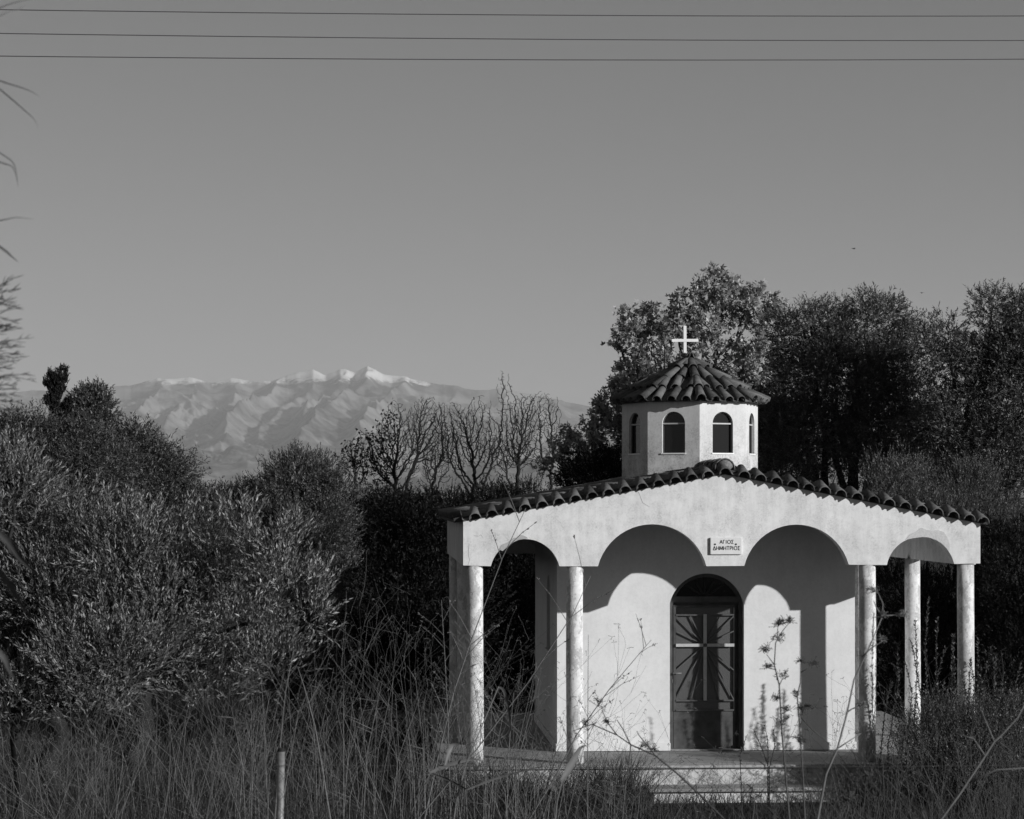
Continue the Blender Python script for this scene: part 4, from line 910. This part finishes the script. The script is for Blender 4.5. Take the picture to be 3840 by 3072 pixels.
herbs('low weeds growing before the chapel steps', 45, (2300, 3300), (23, 26.8), lambda p_: 2960, M_FENNEL, 64)

# fennel: dark stalks with umbels, close behind the fence
Z6 = lambda x, y: (2700 + x / 1.891, 2200 + y / 1.891)
Z5 = lambda x, y: (1600 + x / 1.96, 2400 + y / 1.96)
def umbel(mb, c, d, R, rg, n=16):
    d = d.normalized()
    for k in range(n):
        e = (d * rg.uniform(.35, 1) + Vector((rg.gauss(0, .55), rg.gauss(0, .55), rg.gauss(0, .4)))).normalized() * R * rg.uniform(.6, 1.1); q = c + e
        mb.tube([c, c + e * .5 + Vector((0, 0, .004)), q], [.0012, .0010, .0008], 3, cap=False)
        for j in range(5):
            s_ = q + Vector((rg.gauss(0, .011), rg.gauss(0, .011), rg.gauss(0, .008))); mb.tube([q, s_], [.0006, .0017], 3)
def fennel(label, y, main, r, branches, umbels, seed, mat=M_FENNEL):
    rg = random.Random(seed); P0 = at(*main[0], y); g = Vector((P0.x, y, gh(P0.x, y))); root = tag(empty('fennel', g), label, 'plant')
    L = [Vector((0, 0, -.05))] + [at(a, b, y) - g for a, b in main]; N = len(L)
    MB().tube(L, [r * (1 - .6 * k / (N - 1)) for k in range(N)], 7).build('stem', mat, root, smooth=True)
    for br in branches:
        q = [at(a, b, y) - g for a, b in br]; MB().tube(q, [r * (.55 - .3 * k / max(1, len(q) - 1)) for k in range(len(q))], 5).build('branch', mat, root, smooth=True)
    for (a, b, R) in umbels:
        m_ = MB(); umbel(m_, at(a, b, y) - g, Vector((rg.gauss(0, .3), 0, 1)), R * .85 / F * y, rg, 12); m_.build('umbel', mat, root)
fennel('tall dark fennel stalk with clustered umbels right of the door', 10.2, [Z6(492, 1660), Z6(462, 1300), Z6(440, 1050), Z6(420, 700), Z6(385, 555), Z6(394, 400), Z6(420, 350)], 0.0050,
    [[Z6(385, 555), Z6(330, 480)], [Z6(420, 700), Z6(450, 640)], [Z6(420, 350), Z6(455, 300), Z6(492, 255)], [Z6(405, 370), Z6(410, 280)], [Z6(400, 590), Z6(330, 575)], [Z6(428, 800), Z6(400, 790)], [Z6(440, 900), Z6(480, 880)]],
    [(*Z6(415, 385), 34), (*Z6(328, 470), 30), (*Z6(455, 635), 28), (*Z6(440, 985), 38), (*Z6(478, 885), 26), (*Z6(402, 800), 22), (*Z6(490, 255), 20), (*Z6(412, 278), 22), (*Z6(440, 255), 16), (*Z6(330, 575), 18)], 41)
fennel('second dark fennel stalk, shorter, in front of the column shadow', 10.4, [Z6(602, 1660), Z6(588, 1350), Z6(566, 1000), Z6(547, 775), Z6(570, 680), Z6(575, 545)], 0.0048,
    [[Z6(570, 610), Z6(655, 560)], [Z6(575, 930), Z6(650, 1010), Z6(790, 1130)], [Z6(566, 1000), Z6(600, 900)], [Z6(590, 1120), Z6(555, 1100)]],
    [(*Z6(590, 900), 42), (*Z6(560, 1105), 34), (*Z6(546, 770), 20), (*Z6(660, 552), 16), (*Z6(574, 535), 18), (*Z6(620, 870), 24)], 42)
fennel('thick leaning dry stalk crossing the third column', 9.6, [Z6(690, 1660), Z6(752, 1330), Z6(832, 1150), Z6(900, 900), Z6(950, 660), Z6(1040, 470), Z6(1150, 215)], 0.0060,
    [[Z6(1005, 500), Z6(1080, 430), Z6(1152, 388)], [Z6(902, 890), Z6(940, 865), Z6(1000, 855)], [Z6(1150, 215), Z6(1105, 140), Z6(1090, 100)], [Z6(1150, 215), Z6(1190, 205), Z6(1290, 200)], [Z6(1150, 215), Z6(1155, 120), Z6(1110, 20)], [Z6(830, 1150), Z6(1000, 1040)]],
    [(*Z6(1150, 220), 26), (*Z6(1152, 385), 14), (*Z6(1090, 40), 26), (*Z6(1295, 205), 20), (*Z6(1000, 850), 14)], 43, M_CANE)
fennel('dark bent fennel stalk slanting down from the second column', 11.0, [Z5(2190, 1320), Z5(2000, 1130), Z5(1840, 980), Z5(1680, 850), Z5(1500, 770), Z5(1400, 700), Z5(1215, 620)], 0.006,
    [[Z5(1500, 775), Z5(1440, 650), Z5(1400, 590)], [Z5(1680, 850), Z5(1560, 700), Z5(1545, 670)], [Z5(1400, 700), Z5(1330, 610), Z5(1290, 520)], [Z5(1215, 620), Z5(1075, 670)], [Z5(1500, 775), Z5(1480, 960), Z5(1420, 1090), Z5(1420, 1310)]],
    [(*Z5(1262, 490), 34), (*Z5(1165, 635), 30), (*Z5(1580, 790), 28), (*Z5(1675, 820), 18), (*Z5(1320, 610), 12)], 44)
fennel('dark fallen umbel stalk low in front of the steps', 9.8, [Z6(230, 1660), Z6(240, 1580), Z6(245, 1520)], 0.004, [], [(*Z6(240, 1510), 50), (*Z6(380, 1470), 32)], 45)
fennel('dark drooping umbel stalk at lower right of the steps', 9.8, [Z6(880, 1660), Z6(905, 1590), Z6(915, 1540)], 0.004, [], [(*Z6(915, 1540), 55), (*Z6(1060, 1360), 26)], 46)
fennel('pale bare cane leaning in from the right edge', 8.8, [Z6(1560, 1660), Z6(1700, 1470), Z6(1880, 1200), Z6(1945, 1100), Z6(2000, 1050), Z6(2110, 930), Z6(2165, 830)], 0.0055,
    [[Z6(1945, 1100), Z6(1850, 870)], [Z6(1880, 1200), Z6(1800, 1080), Z6(1640, 1030)], [Z6(1760, 1390), Z6(1960, 1300), Z6(2170, 1285)]], [], 47, M_CANE)
fennel('dark seed head on a stalk left of the fence post', 9.5, [(770, 3090), (800, 2920), (835, 2800)], 0.004, [[(835, 2800), (850, 2790)], [(835, 2800), (900, 2740)]], [(845, 2800), (912, 2730), (700, 2370), (905, 2725)] and [(845, 2805, 42), (912, 2735, 40)], 48)

# ------------------------------------------------------------------ reeds at the left edge
def ribbon(pts, wd, n=10, seed=0, roll=0.0):
    """tapered leaf blade along a smooth path; returns verts, quads"""
    pts = [Vector(p_) for p_ in pts]; C = []
    for k in range(n + 1):
        f = k / n * (len(pts) - 1); i = min(int(f), len(pts) - 2); u_ = f - i; p0 = pts[max(i - 1, 0)]; p1 = pts[i]; p2 = pts[i + 1]; p3 = pts[min(i + 2, len(pts) - 1)]
        C.append(0.5 * ((2 * p1) + (p2 - p0) * u_ + (2 * p0 - 5 * p1 + 4 * p2 - p3) * u_ ** 2 + (-p0 + 3 * p1 - 3 * p2 + p3) * u_ ** 3))
    mb = MB()
    for k, c in enumerate(C):
        t_ = (C[min(k + 1, n)] - C[max(k - 1, 0)]).normalized(); s_ = t_.cross(Vector((0, 1, 0.3))).normalized(); s_ = (Matrix.Rotation(roll + 0.6 * k / n, 3, t_) @ s_); f = k / n; ww = wd * min(1, 0.35 + 2.2 * f) * max(0.03, 1 - f ** 1.8) / 2; nrm = t_.cross(s_) * ww * 0.35
        mb.v += [tuple(c - s_ * ww + nrm), tuple(c), tuple(c + s_ * ww + nrm)]
    for k in range(n):
        a = 3 * k; mb.f += [[a, a + 1, a + 4, a + 3], [a + 1, a + 2, a + 5, a + 4]]
    return mb
M_REEDP = noisy('reed blade', 0.08, 0.13, 12, 0.5, 0.4); M_PLUME = noisy('reed plume', 0.10, 0.16, 40, 0.7)
def reed(label, y, stem_px, blade_px, seed, plume=None, r=0.008):
    g0 = at(stem_px[0][0], 3000, y); g = Vector((g0.x, y, gh(g0.x, y))); root = tag(empty('reed', g), label, 'reed')
    L = [Vector((0, 0, -.05))] + [at(a, b, y) - g for a, b in stem_px]
    MB().tube(L, [r * (1 - .6 * k / (len(L) - 1)) for k in range(len(L))], 7).build('stem', M_CANE, root, smooth=True)
    for k, (wd, pp) in enumerate(blade_px):
        q = [at(a, b, y) - g + Vector((0, 0.02 * i, 0)) for i, (a, b) in enumerate(pp)]; ribbon(q, wd, 12, roll=0.4 * math.sin(k * 2.3)).build('leaf', M_REEDP, root, smooth=True)
    if plume:
        rg = random.Random(seed)
        for (x0, y0, x1, y1) in plume:
            a = at(x0, y0, y) - g; b = at(x1, y1, y) - g + Vector((0, rg.uniform(-.08, .08), 0)); mb = MB(); mid = a.lerp(b, .5) + Vector((0, 0, .012)); mb.tube([a, mid, b], [.0014, .0011, .0007], 4, cap=False)
            for j in range(11):
                f = rg.uniform(.2, 1); c = a.lerp(mid, f).lerp(mid.lerp(b, f), f); d_ = ((b - a).normalized() + Vector((rg.gauss(0, .28), rg.gauss(0, .3), rg.gauss(.05, .25)))).normalized(); e = c + d_ * rg.uniform(.016, .032)
                mb.tube([c, c.lerp(e, .45), e], [.0004, .0014, .0003], 4)
            mb.build('plume_branch', M_PLUME, root)
rgp = random.Random(6); pl_ = []
for k in range(26):
    f = k / 25; y0 = 1560 - 430 * f; y1 = y0 - rgp.uniform(-10, 90) * (0.3 + f) ; x1 = rgp.uniform(40, 125) * (1 - 0.4 * abs(f - .35)) - 5
    pl_.append((-70 + 20 * f, y0, x1, y1)); pl_.append((-70 + 20 * f, y0 - 8, -200 - rgp.uniform(0, 90), y1 - 10))
pl_.append((-48, 1130, 78, 1048)); pl_.append((-50, 1140, 30, 1060))
reed('tall reed with a feathery plume poking in at the left edge', 6.2, [(-150, 3000), (-120, 2300), (-90, 1700), (-60, 1350), (-48, 1100)], [], 51, plume=pl_)
reed('reed whose thin leaf tips hang in at the upper left edge', 5.6, [(-190, 3000), (-170, 2000), (-140, 1000), (-120, 300), (-110, -300)],
    [(0.0045, [(-140, 250), (0, 300), (88, 325), (132, 348)]), (0.0045, [(-130, 230), (0, 335), (62, 388), (112, 436), (116, 468)]), (0.0045, [(-150, 480), (0, 574), (40, 610), (48, 690)]), (0.0045, [(-150, 560), (0, 606), (36, 622), (50, 690)]), (0.0045, [(-150, 850), (0, 822), (50, 808), (110, 812)]), (0.008, [(-140, 830), (0, 928), (30, 955), (50, 975)]), (0.0045, [(-130, 90), (0, 20), (60, -8), (130, -30)]), (0.0045, [(-130, 120), (0, 50), (50, 25), (76, 0)])], 52, r=0.009)
reed('reed with broad pale blades crossing the lower left corner', 4.8, [(-260, 3000), (-240, 2500), (-220, 1900), (-200, 1500)],
    [(0.022, [(-230, 1850), (0, 2005), (60, 2090), (110, 2150), (152, 2215)]), (0.026, [(-230, 1900), (0, 2150), (50, 2240), (90, 2310), (112, 2355)]), (0.016, [(-240, 2300), (-20, 2440), (20, 2520), (40, 2560)])], 53, r=0.009)
reed('reed with curled drooping leaves before the first column', 11.0, [(1700, 3085), (1712, 3000), (1745, 2870), (1870, 2575)],
    [(0.020, [(1868, 2576), (1890, 2590), (1905, 2650), (1914, 2725), (1918, 2760)]), (0.028, [(1670, 2870), (1690, 2800), (1722, 2790), (1735, 2795)]), (0.026, [(1610, 2900), (1680, 2870), (1760, 2852), (1800, 2856)]), (0.018, [(1600, 2895), (1680, 2925), (1748, 2962), (1760, 2968)]), (0.018, [(1750, 2962), (1860, 2920), (2000, 2885), (2060, 2880)])], 54, r=0.006)
reed('reed with one broad dark leaf before the second column', 10.6, [(2080, 3085), (2090, 3000), (2110, 2925)], [(0.042, [(2105, 2930), (2140, 2870), (2175, 2810), (2202, 2800)])], 55, r=0.005)

# ------------------------------------------------------------------ chain-link fence
FY = 10.7; FX0 = (1045 - CX) / F * FY
fence = tag(empty('fence', (FX0, FY, gh(FX0, FY))), 'wire mesh fence with a pale round metal post at lower left', 'fence')
fz = gh(FX0, FY); ptop = CZ - (2815 - HY) / F * FY - fz; wz = CZ - (2868 - HY) / F * FY - fz
for k, dx in enumerate((-3.4, 0.0, 3.7)):
    po = MB().tube([(dx, 0, -.3), (dx + .004, 0, ptop * .5), (dx + .012, 0, ptop)], 0.0175, 14).build('post', M_METAL, fence, smooth=True)
    MB().tube([(dx + .012, 0, ptop - .004), (dx + .012, 0, ptop + .012)], [0.020, 0.015], 14).build('cap', M_DBARK, po)
for z in (wz, wz * 0.5, 0.06):
    MB().tube([(-3.4 + 7.1 * i / 12, -.027, z - .012 * math.sin(math.pi * i / 6) ** 2) for i in range(13)], 0.0011, 4).build('wire', M_FENNEL, fence)
mb = MB(); x0, x1 = -3.4, 3.7; hh = wz; st = 0.085
for sgn in (1, -1):
    x = x0 - hh
    while x < x1 + hh:
        a = (x, 0.0); b = (x + hh, hh); 
        if sgn < 0: a, b = (x + hh, 0.0), (x, hh)
        pts = []
        for i in range(9):
            f = i / 8; xx = a[0] + (b[0] - a[0]) * f; pts.append(Vector((xx, -.03 - .004 * sgn + .01 * math.sin(xx * 3), .0 + hh * f - .01 * math.sin(xx * 2.2) ** 2)))
        pts = [p_ for p_ in pts if x0 <= p_.x <= x1]
        if len(pts) > 1: mb.tube(pts, 0.0010, 3, cap=False)
        x += st
tag(mb.build('wire_mesh', M_CABLE, fence), kind='stuff')

# ------------------------------------------------------------------ power lines and birds
for lab, yl, yr in (('topmost of the three overhead cables', 40, 63), ('middle one of the three overhead cables', 129, 155), ('lowest of the three overhead cables', 214, 225)):
    a = at(0, yl, 26.0); b = at(3840, yr, 30.5); d_ = b - a; pts = []
    for k in range(61):
        f = -4 + 9 * k / 60; p_ = a + d_ * f; p_.z = a.z + (b.z - a.z) * f - 0.016 * (1 - f) * f * 4 + 0.0 ; p_.z += 0.004 * (f - .5) ** 2 * 10; pts.append(p_)
    c = MB().tube(pts, 0.006, 6); tag(c.build('power_cable', M_CABLE, smooth=True), 'thin dark ' + lab + ' across the sky', 'cable', 'overhead cables')
def bird(label, px, py, y, rz):
    c = at(px, py, y); root = tag(empty('bird', c, rz), label, 'bird', 'birds in flight')
    MB().tube([(-.10, 0, 0), (-.05, 0, 0), (.03, 0, 0), (.09, 0, .005), (.12, 0, 0)], [.005, .018, .026, .018, .004], 8).build('body', M_BIRD, root, smooth=True)
    for s_ in (1, -1):
        w_ = MB(); w_.v = [(.05, 0, .01), (.06, s_ * .08, .045), (-.02, s_ * .19, .03), (-.03, s_ * .08, .04), (-.03, 0, .01), (.05, 0, .005), (.06, s_ * .08, .040), (-.02, s_ * .19, .026), (-.03, s_ * .08, .035), (-.03, 0, .005)]
        w_.f = [[0, 1, 3, 4], [1, 2, 3], [5, 9, 8, 6], [6, 8, 7], [0, 5, 6, 1], [1, 6, 7, 2], [2, 7, 8, 3], [3, 8, 9, 4]]; w_.build('wing', M_BIRD, root)
    t_ = MB(); t_.v = [(-.09, 0, .003), (-.17, .03, 0), (-.17, -.03, 0), (-.09, 0, -.003), (-.17, .03, -.004), (-.17, -.03, -.004)]; t_.f = [[0, 1, 2], [3, 5, 4], [0, 3, 4, 1], [1, 4, 5, 2], [2, 5, 3, 0]]; t_.build('tail', M_BIRD, root)
bird('tiny dark bird in the sky above the plane tree, the higher one', 3201, 933, 130.0, 0.4)
bird('tiny dark bird in the sky above the olive gap, the lower one', 3457, 1099, 150.0, 1.9)

# ------------------------------------------------------------------ haze
hz = MB().box((-26000, -1500, -3.5), (26000, 46000, 2150)).build('haze', M_DIRT); hz.data.materials.clear(); tag(hz, kind='stuff')
m = bpy.data.materials.new('haze air'); m.use_nodes = True; t = m.node_tree; t.nodes.clear(); out = t.nodes.new('ShaderNodeOutputMaterial'); pv = t.nodes.new('ShaderNodeVolumePrincipled')
pv.inputs['Color'].default_value = g3(0.90); pv.inputs['Density'].default_value = 2.9e-5; pv.inputs['Anisotropy'].default_value = 0.0
t.links.new(pv.outputs[0], out.inputs['Volume']); hz.data.materials.append(m)
